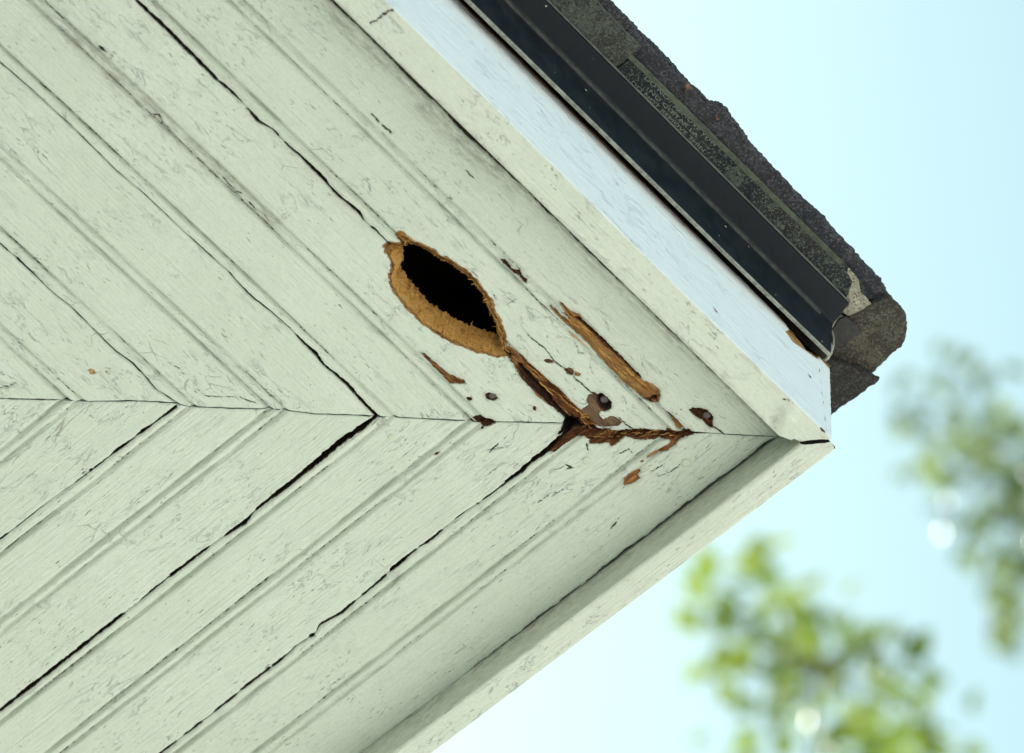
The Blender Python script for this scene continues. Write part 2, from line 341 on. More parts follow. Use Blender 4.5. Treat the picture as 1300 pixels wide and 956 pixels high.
# damage traced on the soffit: polygon px, depth mm, tone (0 pale..1 dark), grey, edge softness mm
HOLE = [(490,312),(496,309),(504,311),(512,310.5),(514,307),(506,299),(508,297),(514,301),(522,307.5),(533,311.5),(546,318.5),(558,326.5),(574,335.5),(588,343.5),(599,353),(607,362),(613.5,372.5),(622.5,382),(624,396),(632,405),(634.5,413),(639,426),(639.5,440),(640.6,449),(633,451.5),(620,447),(607,445),(588,437),(567,428),(554,420),(539,410),(523,394),(507,376),(498,360),(495.5,352),(500,344.6),(499,331.5),(492,318.5)]
DMG = [
 dict(p=[(635,328.6),(639,328),(645,333),(649,340),(657,343),(660,343),(661,347),(663.5,350.6),(669,355),(668,359),(664,357),(659,349),(652.5,346.7),(646,341),(638.4,334)], d=2.5, tone=.72, e=.6, r=.25),
 dict(p=[(695.5,386),(700,387),(713,399.5),(722,407),(716,394),(709,382),(713,384),(724,394),(736,400),(746.5,413),(762,429),(778,444.5),(796,463),(809,476),(817,483.7),(827.5,486.3),(836.7,494),(837.5,503),(835.4,512.5),(827.5,510),(814.5,503),(804,495.5),(793.5,487.6),(778,470.6),(767.4,460),(758.2,451),(757,448),(746.5,435),(730.8,421),(715,408),(708.5,401)], d=3.6, tone=.22, e=1.3, r=.5),
 dict(p=[(640,448),(652.5,462),(657,473),(663.5,481),(673.7,490.6),(680.8,501.6),(691.8,509.4),(701,512.5),(710.6,520),(724.7,533),(730,540),(757,541),(757.6,539),(746.7,528),(737,520),(727.8,512.5),(718.4,501.6),(709,492),(695,482.7),(684,471.8),(669.8,461),(663.5,453),(655.7,448),(642,440)], d=6.0, tone=.50, e=3.2, r=.6),
 dict(p=[(654,464),(668,474),(684,489),(703,510),(722,528),(748,541),(728,540),(716,530),(700,516),(686,505),(672,491),(660,478)], d=8.0, tone=.86, e=2.2, r=.6),
 dict(p=[(748,500),(756,500),(762,499),(771.8,505.5),(776.5,511),(775.7,518.8),(768.6,522),(761.6,522),(760.8,528),(765.5,533),(776.5,527.5),(786,532),(789.8,536),(784.3,540.8),(775,541),(762,542),(749.8,534),(737,521),(746.7,514),(744.3,507.8)], d=.8, tone=.55, grey=.8, e=.4, r=.3),
 dict(p=[(757,501),(764,499),(771.8,505),(776.5,511),(775.7,518.8),(768.6,522),(762,519),(757,511)], d=5.5, tone=1.05, grey=.1, e=2.0, r=.4),
 dict(p=[(722,540),(725.5,534),(757,543),(783,546.5),(804,544),(817,544),(835,546),(861.5,547),(874.6,545),(883,550),(874,553),(864,557),(853.6,562),(847,557),(827.5,558),(809,558),(793.5,554),(783,563.4),(775,567),(772.6,562),(754,563.4),(749,563.4),(746.4,557),(741,554),(731,557),(715,565),(706,572.6),(700.7,574),(694,571),(712,553)], d=5.5, tone=.62, e=2.6, r=.7),
 dict(p=[(724,538),(735,539),(757,546),(783,549),(806,547),(835,549),(868,548),(858,551),(835,552),(808,551),(785,553),(757,551),(740,546),(728,544)], d=9.0, tone=.98, e=2.0, r=.6),
 dict(p=[(792,609),(799,602.7),(812,596),(813,598.7),(809,602.7),(813,606.6),(806.6,612),(796,615.7),(791.7,615.7)], d=1.6, tone=.42, e=.6, r=.4),
 dict(p=[(821,580),(827.5,574),(835,571),(847,567),(856,557),(867,554),(861.5,559.5),(855,566),(846,572.6),(835,575),(827.5,580.4),(822,581.7)], d=1.6, tone=.42, e=.6, r=.4),
 dict(p=[(812,585),(816,583.5),(817.5,586),(814,588)], d=.8, tone=.5, e=.4, r=.2),
 dict(p=[(874,520.4),(879,518),(889.7,518.3),(897.5,520.4),(904,527),(905.4,531),(904,534.8),(905.4,542.7),(901.5,544),(896,538.7),(892,533.5),(885.8,531),(879,525.7)], d=3.5, tone=.72, e=1.0, r=.4),
 dict(p=[(533.4,448),(538.6,449),(554,462),(567,473),(580.4,479),(589.6,483),(589.6,487),(580,487),(570,487),(559.5,475),(550,466),(544,458)], d=2.6, tone=.44, e=.9, r=.5),
 dict(p=[(690,457),(697,455),(704,459),(700,461),(693,460)], d=.8, tone=.6, grey=.3, e=.3, r=.2),
 dict(p=[(717,469),(723,466),(729,471),(727,477),(720,475)], d=1.0, tone=.55, grey=.4, e=.3, r=.2),
 dict(p=[(730,471),(737,474),(736,478),(729,476)], d=.8, tone=.35, e=.3, r=.2),
 dict(p=[(600,529.5),(605,528),(615.7,531),(623.5,532),(629,536),(623.5,540),(615.7,541),(610.5,546.4),(611.8,541),(605,534.7)], d=3.0, tone=.85, e=.8, r=.4),
 dict(p=[(616,501),(621,498.5),(629,501),(631,506),(625,509),(618,507)], d=2.0, tone=.95, e=.8, r=.4),
 dict(p=[(676,515),(681,517),(680,522),(677,520)], d=1.0, tone=.8, e=.4, r=.2),
 dict(p=[(851,530.8),(857.6,530.8),(864,537),(869,543.8),(861.5,545),(856,538.6)], d=1.6, tone=.35, e=.6, r=.4),
 dict(p=[(846,521),(852,526),(862,536),(868,543),(864,541),(855,533),(848,526)], d=1.4, tone=.95, e=.5, r=.2),
 dict(p=[(124,56.5),(129,59),(134,65.5),(126,62.5)], d=3, tone=1.0, e=.5, r=.15),
 dict(p=[(111.5,470),(115,467.5),(120,470),(121,474),(116,476)], d=.6, tone=-.1, e=.4, r=.2),
 dict(p=[(550,577),(555,573.5),(559,573),(555,577.5)], d=1, tone=.8, e=.4, r=.2),
 dict(p=[(592,505),(598,503),(600,508),(594,510)], d=1.2, tone=.7, e=.4, r=.3),
 dict(p=[(713,397),(724,405),(742,407),(753,418),(768,432),(786,450),(803,467),(815,478),(812,481),(800,472),(783,456),(765,439),(749,423),(734,411)], d=5.5, tone=.92, e=.9, r=.5),  # undercut shade at the split's upper edge, deepened and darkened in tone
 dict(p=[(816,484),(828,487),(836,494),(837,502),(830,500),(822,492)], d=1.8, tone=-.05, e=1.0, r=.4),
 dict(p=[(816,505),(826,507),(834,505),(835,512),(827,510)], d=4.5, tone=.95, e=1.0, r=.3),
 dict(p=[(641,444),(650,456),(655,466),(668,470),(664,458),(655,447),(645,440)], d=2.0, tone=.25, e=.6, r=.5),
 dict(p=[(716,531),(728,536),(742,541),(750,545),(738,548),(722,545),(708,553),(714,541)], d=12, tone=1.15, e=2.5, r=.5),
]
# hairline cracks: polyline px, half width mm
HL = [
 ([(669,425),(691.5,443),(704.6,459),(715,466.7),(725.5,474.5),(731,482),(741,489),(749,498),(757,500)], .45),
 ([(193,145),(202,145),(207,157),(214,162),(219,170)], .5), ([(90,448),(106,462)], .3), ([(247,481),(249,492),(261,503),(301,504),(326,512)], .3),
 ([(213,460),(224,466),(234,476)], .3), ([(137,464),(136,471),(131,473)], .4), ([(281,222),(296,240),(310,257)], .45), ([(246,194),(262,213),(282,233)], .3),
 ([(300,243),(307,245)], .5), ([(315,255),(325,267)], .4), ([(335,272),(340,280)], .3), ([(786,530),(796,540),(806,546)], .55),
 ([(905,540),(921,553)], .6), ([(718,590),(727,594)], .5), ([(786,576),(798,571),(803,577)], .4), ([(744,563),(746,572)], .5),
 ([(752,498),(757,501)], .7), ([(620,575),(632,563)], .5), ([(615,572),(640,568)], .25), ([(718,596),(727,593)], .5), ([(682,639),(697,628)], .35), ([(775,672),(783,662)], .6),
 ([(729,432),(735,448),(743,449)], .35), ([(769,546),(777,543)], .6), ([(470,143),(482,156)], .6), ([(484,158),(497,169)], .7), ([(590,215),(604,228)], .5),
 ([(0,492),(12,489),(20,486)], .6), ([(110,595),(105,602),(112,606)], .3), ([(146,585),(152,593)], .3), ([(335,850),(345,842)], .4),
 ([(872,584),(850,600),(832,606)], .35), ([(775,563),(786,555)], .5), ([(842,590),(826,600)], .35), ([(690,604),(715,592)], .3), ([(700,630),(730,612)], .3),
 ([(628,360),(640,372),(652,384)], .25), ([(624,372),(632,381)], .3), ([(545,330),(553,338)], .25), ([(600,345),(606,352)], .3), ([(715,480),(730,495)], .2),
 ([(150,838),(170,822)], .3), ([(420,870),(440,858)], .3), ([(690,850),(715,835)], .5), ([(320,600),(336,590)], .35),
]
DIRT = [  # worn, gritted bands and stains: polyline px, half width mm, strength, plane
 ([(40,-5),(75,30),(120,68),(150,105),(200,145),(250,195),(300,240),(345,280)], 6.0, .55),
 ([(420,20),(470,66),(540,128),(600,182),(640,222)], 3.5, .6), ([(540,132),(570,165),(640,225),(655,238)], 7.5, .6), ([(655,235),(720,300),(760,345),(985,552)], 2.6, .4),
 ([(760,300),(860,402),(985,552)], 7, .18), ([(185,0),(330,150),(470,290)], 4, .25), ([(700,545),(760,535),(860,546)], 8, .22), ([(640,445),(725,535)], 8, .25),
]
POLYC = {}
def fields(fam, s, t, d, res):
    """depth d (into the board) and the masks over the points (s, t)"""
    P = np.c_[s, t]; n = len(s); bare = np.full(n, -9.0); tone = np.full(n, .6); grey = np.zeros(n); crk = np.full(n, -9.0); dirt = np.zeros(n)
    fibre = fbm(s*70, t*1500, 41, 3)
    for k, f in enumerate(DMG):
        key = (fam, k)
        if key not in POLYC: POLYC[key] = st_px(fam, f['p'])
        q = POLYC[key]; lo = q.min(0)-.004; hi = q.max(0)+.004
        m = (s > lo[0]) & (s < hi[0]) & (t > lo[1]) & (t < hi[1])
        if not m.any(): continue
        sd, _ = sdf(P[m], q); sd = sd*1000
        sd = sd + f['r']*1.8*fbm(s[m]*900, t[m]*1600, k, 3) + f['r']*.6*fbm(s[m]*250, t[m]*900, k+9, 2)
        g = sstep(-.1, f['e'], sd)
        dep = f['d']*.001*g*(1 + .35*fibre[m]) + .0011*min(1, f['d']/2)*fibre[m]*sstep(.2, 1.2, sd)
        dm = d[m]; d[m] = np.where(sd > -.2, np.maximum(dm + .0004*(sd > 0), dep + dm*.4), dm)
        up = sstep(-.2, 1.0, sd)
        tone[m] = np.where(sd > bare[m]*.0 - .3, f['tone']*up + np.where(bare[m] > 0, tone[m], f['tone'])*(1-up), tone[m])
        grey[m] = np.where(sd > 0, f.get('grey', 0), grey[m])
        bare[m] = np.maximum(bare[m], sd)
        rim = np.exp(-((sd+.5)/.8)**2)*(sd < .2); d[m] -= .00022*rim        # paint lifting round the break
        dirt[m] = np.maximum(dirt[m], .75*np.exp(-np.maximum(-sd, 0)/1.3)*(f['d'] > 1.2)*(.3+vnoise(s[m]*220, t[m]*700, k)))
    for k, (pl, hw) in enumerate(HL):
        q = st_px(fam, pl); lo = q.min(0)-.003; hi = q.max(0)+.003
        m = (s > lo[0]) & (s < hi[0]) & (t > lo[1]) & (t < hi[1])
        if not m.any(): continue
        pp = P[m] + np.c_[fbm(s[m]*500, t[m]*500, k, 2), fbm(s[m]*500, t[m]*500, k+5, 2)]*.0009
        dd, _, par = seg_dist(pp, q, False); L = len(q)-1
        wv = hw*np.clip(np.minimum(par, L-par)*2.5 + .45, 0, 1)
        c = wv - dd*1000; crk[m] = np.maximum(crk[m], c); d[m] += .0006*sstep(-.3, .3, c); d[m] -= .0002*np.exp(-((c+.7)/.5)**2)
    for k, (pl, hw, stg) in enumerate(DIRT):
        q = st_px(fam, pl); lo = q.min(0)-.02; hi = q.max(0)+.02
        m = (s > lo[0]) & (s < hi[0]) & (t > lo[1]) & (t < hi[1])
        if not m.any(): continue
        dd, _, _ = seg_dist(P[m], q, False); dd = dd*1000
        v = stg*np.exp(-(dd/hw)**2)*(.45 + .9*vnoise(s[m]*90, t[m]*300, k))
        dirt[m] = np.maximum(dirt[m], v)
    return d, bare, tone, grey, crk, dirt

HPOLY = {}
_hp = resample(on_z(HOLE)[:, :2], .0006)
_c = _hp.mean(0); _nr = (_hp-_c)/np.linalg.norm(_hp-_c, axis=1)[:, None]; _u = np.arange(len(_hp))*.0006
_hp = _hp + _nr*(fbm(_u*300, _u*0, 3)*.0009 + fbm(_u*1100, _u*0+2, 8, 4)*.0011)[:, None]
for fam in 'AB': HPOLY[fam] = st(fam, np.c_[_hp, _hp[:, 0]*0])

def bmat(fam, s0, t0):             # local x along the grain, local z down
    D, N = (DA, NA) if fam == 'A' else (DB, NB); sg = 1 if fam == 'A' else -1
    m = Matrix(((D[0], sg*N[0], 0, 0), (D[1], sg*N[1], 0, 0), (0, 0, -1, 0), (0, 0, 0, 1)))
    o = D*s0 + N*t0; m.translation = Vector((o[0], o[1], ZS)); return m

def quirk(s, t, tc, wd=.0014, dep=.0021, seed=0):
    fill = .62 + .5*fbm(s*38, s*0+seed, 12+seed, 3)
    x = (t-tc)/wd; return dep*np.clip(fill, .25, 1.05)*np.exp(-x*x)

def soffit_board(fam, i):
    eo, ei = edge(fam, i), edge(fam, i+1)      # outer and inner joint
    tn = (i-.5)*W
    fine = .00075 if i in (0, 1) else .0011
    smax = .60
    sg = np.r_[np.arange(0, .30, fine), np.arange(.30, smax, .0013), np.arange(smax, 1.0, .012)] if i <= 3 else np.r_[np.arange(0, .35, .002), np.arange(.35, 1.0, .012)]
    ntau = int(W/(fine if i <= 1 else .0011 if i <= 3 else .002)) + 1
    tau = np.linspace(0, 1, ntau); nS, nT = len(sg), ntau
    SS, TT = np.meshgrid(sg, tau, indexing='ij'); sig = SS.ravel(); ta = TT.ravel()
    t = (i-1)*W + ta*W
    for _ in range(4):
        s = MS[fam](t, 1.0 if fam == 'A' else 5.0) + sig
        a, ga = eo(s); b, gb = ei(s); lo = a + ga/2; hi = b - gb/2
        if fam == 'A' and i == 0:  # stops short of the fascia, leaving a dark ragged gap
            gw = np.interp(s, [-.07, .0, .1, .2, .3, .42, .6], [.0009, .0012, .0017, .0024, .0022, .0030, .0030]); gw = gw*(1+.55*fbm(s*55, s*0, 4, 3)) + .0007*fbm(s*420, s*0+1, 14, 2)
            lo = -.0888 + np.maximum(gw, .0003)
        t = lo + ta*(hi-lo)
    d = np.zeros_like(s)
    b = ei(s)[0]; a = eo(s)[0]
    dirt_shade_q = np.zeros_like(s); g_ = np.linspace(-.1, .5, 80); bl = lambda f: np.polyfit(g_, f(g_)[0], 2 if i < 3 else 1)
    braw = b; w_ = np.clip((s-.5)/.2, 0, 1); bs = np.polyval(bl(ei), np.minimum(s, .55)); as_ = np.polyval(bl(eo), np.minimum(s, .55)); b = bs; a = as_
    mid = (a+b)/2 + .0 if not (i == 0) else (-.0885+b)/2
    for tc, dp, sd in ((b-.0068, .0044, i*7+1), (mid-.0033, .0034, i*7+2), (mid+.0033, .0044, i*7+3)):
        k = quirk(s, t, tc, .0013, dp, sd); d += k; dirt_shade_q = np.maximum(dirt_shade_q, np.clip(k/.003, 0, 1)**2*(.42 if fam == 'A' else .28)*(.4+1.0*vnoise(s*55, s*0+sd, 6)))  # part grime, part groove shade darkened into the quirks
    # bead crown and eased arrises
    for x0, x1 in ((b-.0068, b), (mid-.0031, mid+.0031)):
        u = np.clip((t-x0)/(x1-x0), 0, 1); d -= .0004*np.sin(np.pi*u)
    de = np.minimum(t-lo, hi-t)
    d += .0011*np.clip(1-de/.0013, 0, 1)**2*(.6+.8*vnoise(s*120, t*0+i, 4))
    d += .0005*np.clip(1-sig/.001, 0, 1)**2
    d += .00035*fbm(s*9, t*30, 60+i, 2) + .00009*fbm(s*60, t*420, 50+i, 3)
    d += (RNG.random()-.5)*.0006
    d, bare, tone, grey, crk, dirt = fields(fam, s, t, d, fine)
    dirt = np.maximum(dirt, dirt_shade_q)
    for tc, sd in ((b-.0068, 1), (mid-.0033, 2), (mid+.0033, 3)):
        v = vnoise(s*26, s*0+sd+i*5, 91); c = (.05+.35*(v-.5)) - np.abs(t-tc-.0004*fbm(s*200, s*0, sd, 2))*1000*.6 + .25*fbm(s*700, s*0, 93, 2); crk = np.maximum(crk, np.where(v > .56, c, -9))
    if fam == 'A' and i == 0:      # corner shade against the fascia, painted in as darkening
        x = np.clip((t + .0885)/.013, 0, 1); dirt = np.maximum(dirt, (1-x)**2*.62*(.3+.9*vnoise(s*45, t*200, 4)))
    # the pecked hole: snap to its outline and cut
    F = None
    hq = HPOLY[fam]; hlo, hhi = hq.min(0)-.006, hq.max(0)+.006
    m = np.where((s > hlo[0]) & (s < hhi[0]) & (t > hlo[1]) & (t < hhi[1]))[0]
    sh_ = np.full(len(s), -1.0)
    if len(m):
        h, near = sdf(np.c_[s[m], t[m]], hq); h0 = h.copy()
        nb = np.abs(h) < fine*.62
        s[m[nb]] = near[nb, 0]; t[m[nb]] = near[nb, 1]; h[nb] = 1e-7
        sh_[m] = h
        x = h0*1000 + 1.9 + 1.3*fbm(s[m]*500, t[m]*900, 71, 3); g = sstep(0, 1.6, x)
        bare[m] = np.maximum(bare[m], x); tone[m] = np.where(x > -.4, .10 + .25*vnoise(s[m]*200, t[m]*500, 8), tone[m])
        d[m] = d[m] + g*(.0013 + .0006*fbm(s[m]*300, t[m]*1400, 19, 3))
    idx = np.arange(nS*nT).reshape(nS, nT)
    F = np.stack([idx[:-1, :-1], idx[1:, :-1], idx[1:, 1:], idx[:-1, 1:]], -1).reshape(-1, 4)
    if len(m): F = F[~np.all(sh_[F] > 0, axis=1)]
    s0 = 0.0; t0 = tn; sgn = 1 if fam == 'A' else -1
    V = np.c_[s-s0, sgn*(t-t0), -d]
    # sides of the board
    def skirt(line, V, at, F, flip):
        n0 = len(V); S2 = V[line].copy(); S2[:, 2] = -TH; S1 = V[line].copy(); S1[:, 2] = np.minimum(S1[:, 2]-.0012, -.003)
        V2 = np.vstack([V, S1, S2]); k = len(line)
        r0 = line; r1 = n0+np.arange(k); r2 = r1+k
        f = np.vstack([np.stack([a_[:-1], a_[1:], b_[1:], b_[:-1]], -1) for a_, b_ in ((r0, r1), (r1, r2))])
        keep = ~((sh_[line][:-1] > 0) & (sh_[line][1:] > 0)); f = f[np.r_[keep, keep]]
        if flip: f = f[:, ::-1]
        at2 = []
        for nm, arr in at:
            base = {'bare': 4.0, 'tone': .9, 'grey': .15, 'crk': -9, 'dirt': 0}[nm]
            at2.append((nm, np.r_[arr, np.full(2*k, base)]))
        return V2, at2, np.vstack([F, f])
    at = [('bare', bare), ('tone', tone), ('grey', grey), ('crk', crk), ('dirt', dirt)]
    for line, fl in ((idx[:, 0], False), (idx[:, -1], True), (idx[0, :], True), (idx[-1, :], False)):
        V, at, F = skirt(line, V, at, F, fl)
    if fam == 'B': F = F[:, ::-1]
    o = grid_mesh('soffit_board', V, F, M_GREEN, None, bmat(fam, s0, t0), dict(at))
    child(o)
    if i in (0, 1): o['label'] = {('A', 0): 'outermost beaded board along the roof edge with long orange split and half the pecked hole', ('A', 1): 'beaded board holding the lower half of the pecked hole',
            ('B', 0): 'outermost board of the lower row with rotted mitre end', ('B', 1): 'lower board beside the rotted joint'}[(fam, i)]
    return o
BO = {}
for fam in 'AB':
    for i in range(0, 7): BO[(fam, i)] = soffit_board(fam, i)

# torn wall of the hole through the board thickness, one piece on each of the two boards
def hole_wall():
    ring = _hp; n = len(ring); nxt = np.roll(ring, -3, 0)-np.roll(ring, 3, 0); nr = np.c_[nxt[:, 1], -nxt[:, 0]]; nr /= np.linalg.norm(nr, axis=1)[:, None]+1e-12
    if np.mean((nr*(ring-_c)).sum(1)) > 0: nr = -nr                         # pointing into the hole
    kk = np.ones(25)/25
    nr = np.stack([np.convolve(np.r_[nr[-12:, j], nr[:, j], nr[:12, j]], kk, 'valid') for j in (0, 1)], 1)
    K = 20; V = []; T = []
    ua = np.arange(n)*.0006
    tp0 = on_z([(497, 314)])[0, :2]; tipd = 1.1*np.exp(-(np.linalg.norm(ring-tp0, axis=1)/.006)**2)*(.6+.5*np.sin(ua*3500))
    for k in range(K):
        z = k/(K-1); ins = .0002 + .0050*z**.8 + (.0012*fbm(ua*420, ua*0+z*9, 4, 3) + .0011*fbm(ua*1500, ua*0+z*24, 8, 3))*min(1, z*3)
        zz = -.0004 + z*TH + (.0028*fbm(ua*900, ua*0, 6, 3) if k == K-1 else 0)
        V.append(np.c_[ring + nr*ins[:, None], np.full(n, 0)+zz]); T.append(np.full(n, .05+.25*z**3) + .45*fbm(ua*110, ua*0+z*1.5, 22, 3) + .35*fbm(ua*800, ua*0+z*9, 25, 3) + tipd)
    V = np.vstack(V); T = np.concatenate(T)
    part = st('A', np.c_[ring, ring[:, 0]*0])[:, 1] > CRK['A1'](st('A', np.c_[ring, ring[:, 0]*0])[:, 0])[0]
    for b, own in ((1, True), (0, False)):
        F = []
        for k in range(K-1):
            for j in range(n):
                if part[j] == own: j2 = (j+1) % n; F.append((k*n+j, k*n+j2, (k+1)*n+j2, (k+1)*n+j))
        used = sorted({q for f in F for q in f}); mp = {q: r for r, q in enumerate(used)}
        o = mesh_obj('hole_rim', V[used] + np.array([0, 0, ZS]), [tuple(mp[q] for q in f) for f in F], M_RAW, None, False, attrs={'tone': T[used]})
        attach(o, BO[('A', b)])
        o['label'] = 'frayed orange wood rim of the pecked hole'
        HV = []; HF = []; HT = []
        for q in range(140):               # frayed hairs standing off the torn wood
            j = random.randrange(n)
            if part[j] != own: continue
            k = min(K-1, int(K*random.random()**.8)); b0 = V[k*n+j]; ln = random.uniform(.0008, .0034)
            dr = np.array([nr[j, 0], nr[j, 1], 0])*random.uniform(.2, 1) + np.array([DA[0], DA[1], 0])*random.uniform(-1, 1) + np.array([0, 0, random.uniform(-.7, .3)]); dr /= np.linalg.norm(dr)
            sd_v = np.cross(dr, (0, 0, 1)); sd_v /= np.linalg.norm(sd_v)+1e-9; r_ = random.uniform(.00016, .0004); k0 = len(HV)
            mid_ = b0 + dr*ln*.55 + np.array([0, 0, -.0004])
            HV += [b0-sd_v*r_, b0+sd_v*r_, b0+np.array([0, 0, r_]), mid_-sd_v*r_*.7, mid_+sd_v*r_*.7, mid_+np.array([0, 0, r_*.7]), b0+dr*ln]
            HF += [(k0+i0, k0+(i0+1) % 3, k0+3+(i0+1) % 3, k0+3+i0) for i0 in range(3)] + [(k0+3+i0, k0+3+(i0+1) % 3, k0+6) for i0 in range(3)]; HT += [random.uniform(-.8, .3)]*7
        hh = mesh_obj('splinter', np.array(HV) + np.array([0, 0, ZS]), HF, M_RAW, None, False, attrs={'tone': HT}); attach(hh, BO[('A', b)]); hh['kind'] = 'stuff'
hole_wall()

# long loose wood fibres and splinters
def splinters(board, lst, name='splinter'):
    V = []; F = []; T = []
    for (x0, y0, x1, y1, wd, z0, z1, tn) in lst:
        a = on_z([(x0, y0)])[0]; b = on_z([(x1, y1)])[0]; a[2] = ZS+z0; b[2] = ZS+z1
        ax = (b-a)/np.linalg.norm(b-a); u = np.cross(ax, (0, 0, 1)); u /= np.linalg.norm(u); v = np.cross(ax, u); k0 = len(V); N = 6
        for j in range(N):
            f = j/(N-1); c = a+(b-a)*f + v*.0008*math.sin(f*3.1)*random.uniform(.2, 1) + u*.0005*random.uniform(-1, 1); r = wd*(1-abs(f-.35)*1.25)*.5
            for q in range(3): g = q*2.1; V.append(c + (u*math.cos(g)+v*math.sin(g)*.6)*max(r, .00008)); T.append(tn)
        for j in range(N-1):
            for q in range(3): F.append((k0+j*3+q, k0+j*3+(q+1) % 3, k0+j*3+3+(q+1) % 3, k0+j*3+3+q))
    o = mesh_obj(name, V, F, M_RAW, None, False, attrs={'tone': T}); attach(o, BO[board]); o['kind'] = 'stuff'
sp = []
for k in range(26):
    f = random.random(); x = 708+f*118; y = 396+f*112; o = random.uniform(-9, 9); l = random.uniform(8, 34)
    sp.append((x+o*.7, y-o*.7, x+o*.7+l*.72, y-o*.7+l*.69, random.uniform(.0004, .0011), .0008, random.uniform(.0012, .0032), random.uniform(0, .5)))
for k in range(30):
    f = random.random(); x = 664+f*75; y = 458+f*72; o = random.uniform(-6, 9); l = random.uniform(8, 30)
    sp.append((x+o*.7, y-o*.7, x+o*.7+l*.72, y-o*.7+l*.69, random.uniform(.0004, .0012), .001, random.uniform(.002, .006), random.uniform(.1, .9)))
splinters(('A', 0), sp)
sp = []
for k in range(34):
    x = random.uniform(745, 862); y = 556 - (x-745)*.03 + random.uniform(-4, 5); l = random.uniform(5, 15); a = random.uniform(-.9, .1)
    sp.append((x, y, x+l*math.cos(a), y+l*math.sin(a), random.uniform(.0005, .0013), random.uniform(.002, .005), random.uniform(.001, .004), random.uniform(.3, 1)))
splinters(('B', 0), sp)
sp = []
for k in range(260):                # short hairs round the hole
    j = random.randrange(len(HOLE)); a = np.array(HOLE[j], float); b = np.array(HOLE[(j+1) % len(HOLE)], float); c = a+(b-a)*random.random(); dn = np.array([565, 375.])-c; dn /= np.linalg.norm(dn); l = random.uniform(2.5, 7.5)*(1.6 if random.random() < .1 else 1); tw = random.uniform(-.9, .9); z_ = random.uniform(.0002, .009); c = c + dn*z_*260 + np.array([0, -z_*900])*.6
    e = c + (dn*math.cos(tw)+np.array([-dn[1], dn[0]])*math.sin(tw))*l; sp.append((c[0], c[1], e[0], e[1], random.uniform(.0003, .0008), z_, z_+random.uniform(-.0015, .003), random.uniform(-.3, .5)))
splinters(('A', 1), sp)

# nails
def nail(px, board, r, mat, z, tilt=.1):
    V = []; F = []; N = 14
    for k, (rr, h) in enumerate(((1, 0), (1, .35), (.86, .55), (.45, .68))):
        for j in range(N): a = 2*math.pi*j/N; V.append((rr*r*math.cos(a)*(1+.05*math.sin(3*a+k)), rr*r*math.sin(a), -h*r*.55))
    V.append((0, 0, -.7*r*.55))
    for k in range(3):
        for j in range(N): F.append((k*N+j, k*N+(j+1) % N, (k+1)*N+(j+1) % N, (k+1)*N+j))
    for j in range(N): F.append((3*N+j, 3*N+(j+1) % N, 4*N))
    F = [f[::-1] for f in F]
    o = mesh_obj('nail', V, F, mat, None, True); P = on_z([px])[0]; o.matrix_basis = Matrix.Translation((P[0], P[1], ZS+z)) @ Matrix.Rotation(tilt, 4, 'X')
    return attach(o, BO[board])
for px, b, r, mt, z in (((767,510), ('A', 0), .0028, M_NAIL, .0035), ((897,529), ('A', 0), .0026, M_NAIL, .0022), ((625,503.5), ('A', 1), .0024, M_NAIL, .0014),
        ((745,585), ('B', 0), .0030, M_NAILP, .0006), ((871,588), ('B', 0), .0032, M_NAILP, .0006), ((497,556), ('B', 1), .0028, M_NAILP, .0007), ((1000,527), ('A', 0), .0001, M_NAILP, .01)):
    if r > .001: nail(px, b, r, mt, z)

# ------------------------------------------------------------------ fascia boards
DROP = .028; ZTOP = .063
CHIP = [(976,384),(987,390),(997,402),(1007,408.5),(1023,429),(1039,455),(1033.5,452.5),(1023,445),(1007,434),(999.5,423.7),(997,421),(1002,418.5),(997,410.6)]
CHIPS = [(CHIP, .15, 1.5), ([(1006,412),(1016,420),(1030,436),(1040,452),(1038,456),(1024,440),(1012,424)], -.15, 2.2), ([(1024,470),(1027,475),(1031,480),(1028,479)], .7, .6), ([(905,388),(910,395),(914,399),(908,395)], .5, .3),
         ([(1041,541),(1046,546),(1048,549),(1043,546)], .8, .5)]
UCR = [([(470,30),(478,25),(486,19),(494,15),(502,11)], .8), ([(700,212),(704,222),(712,230)], .3), ([(735,270),(752,262),(770,275)], .25), ([(752,268),(756,282)], .3), ([(870,440),(880,446)], .25), ([(927,452),(934,458)], .3), ([(760,255),(790,290),(800,305)], .25),
       ([(845,325),(850,322)], .6), ([(990,505),(1006,512)], .3)]
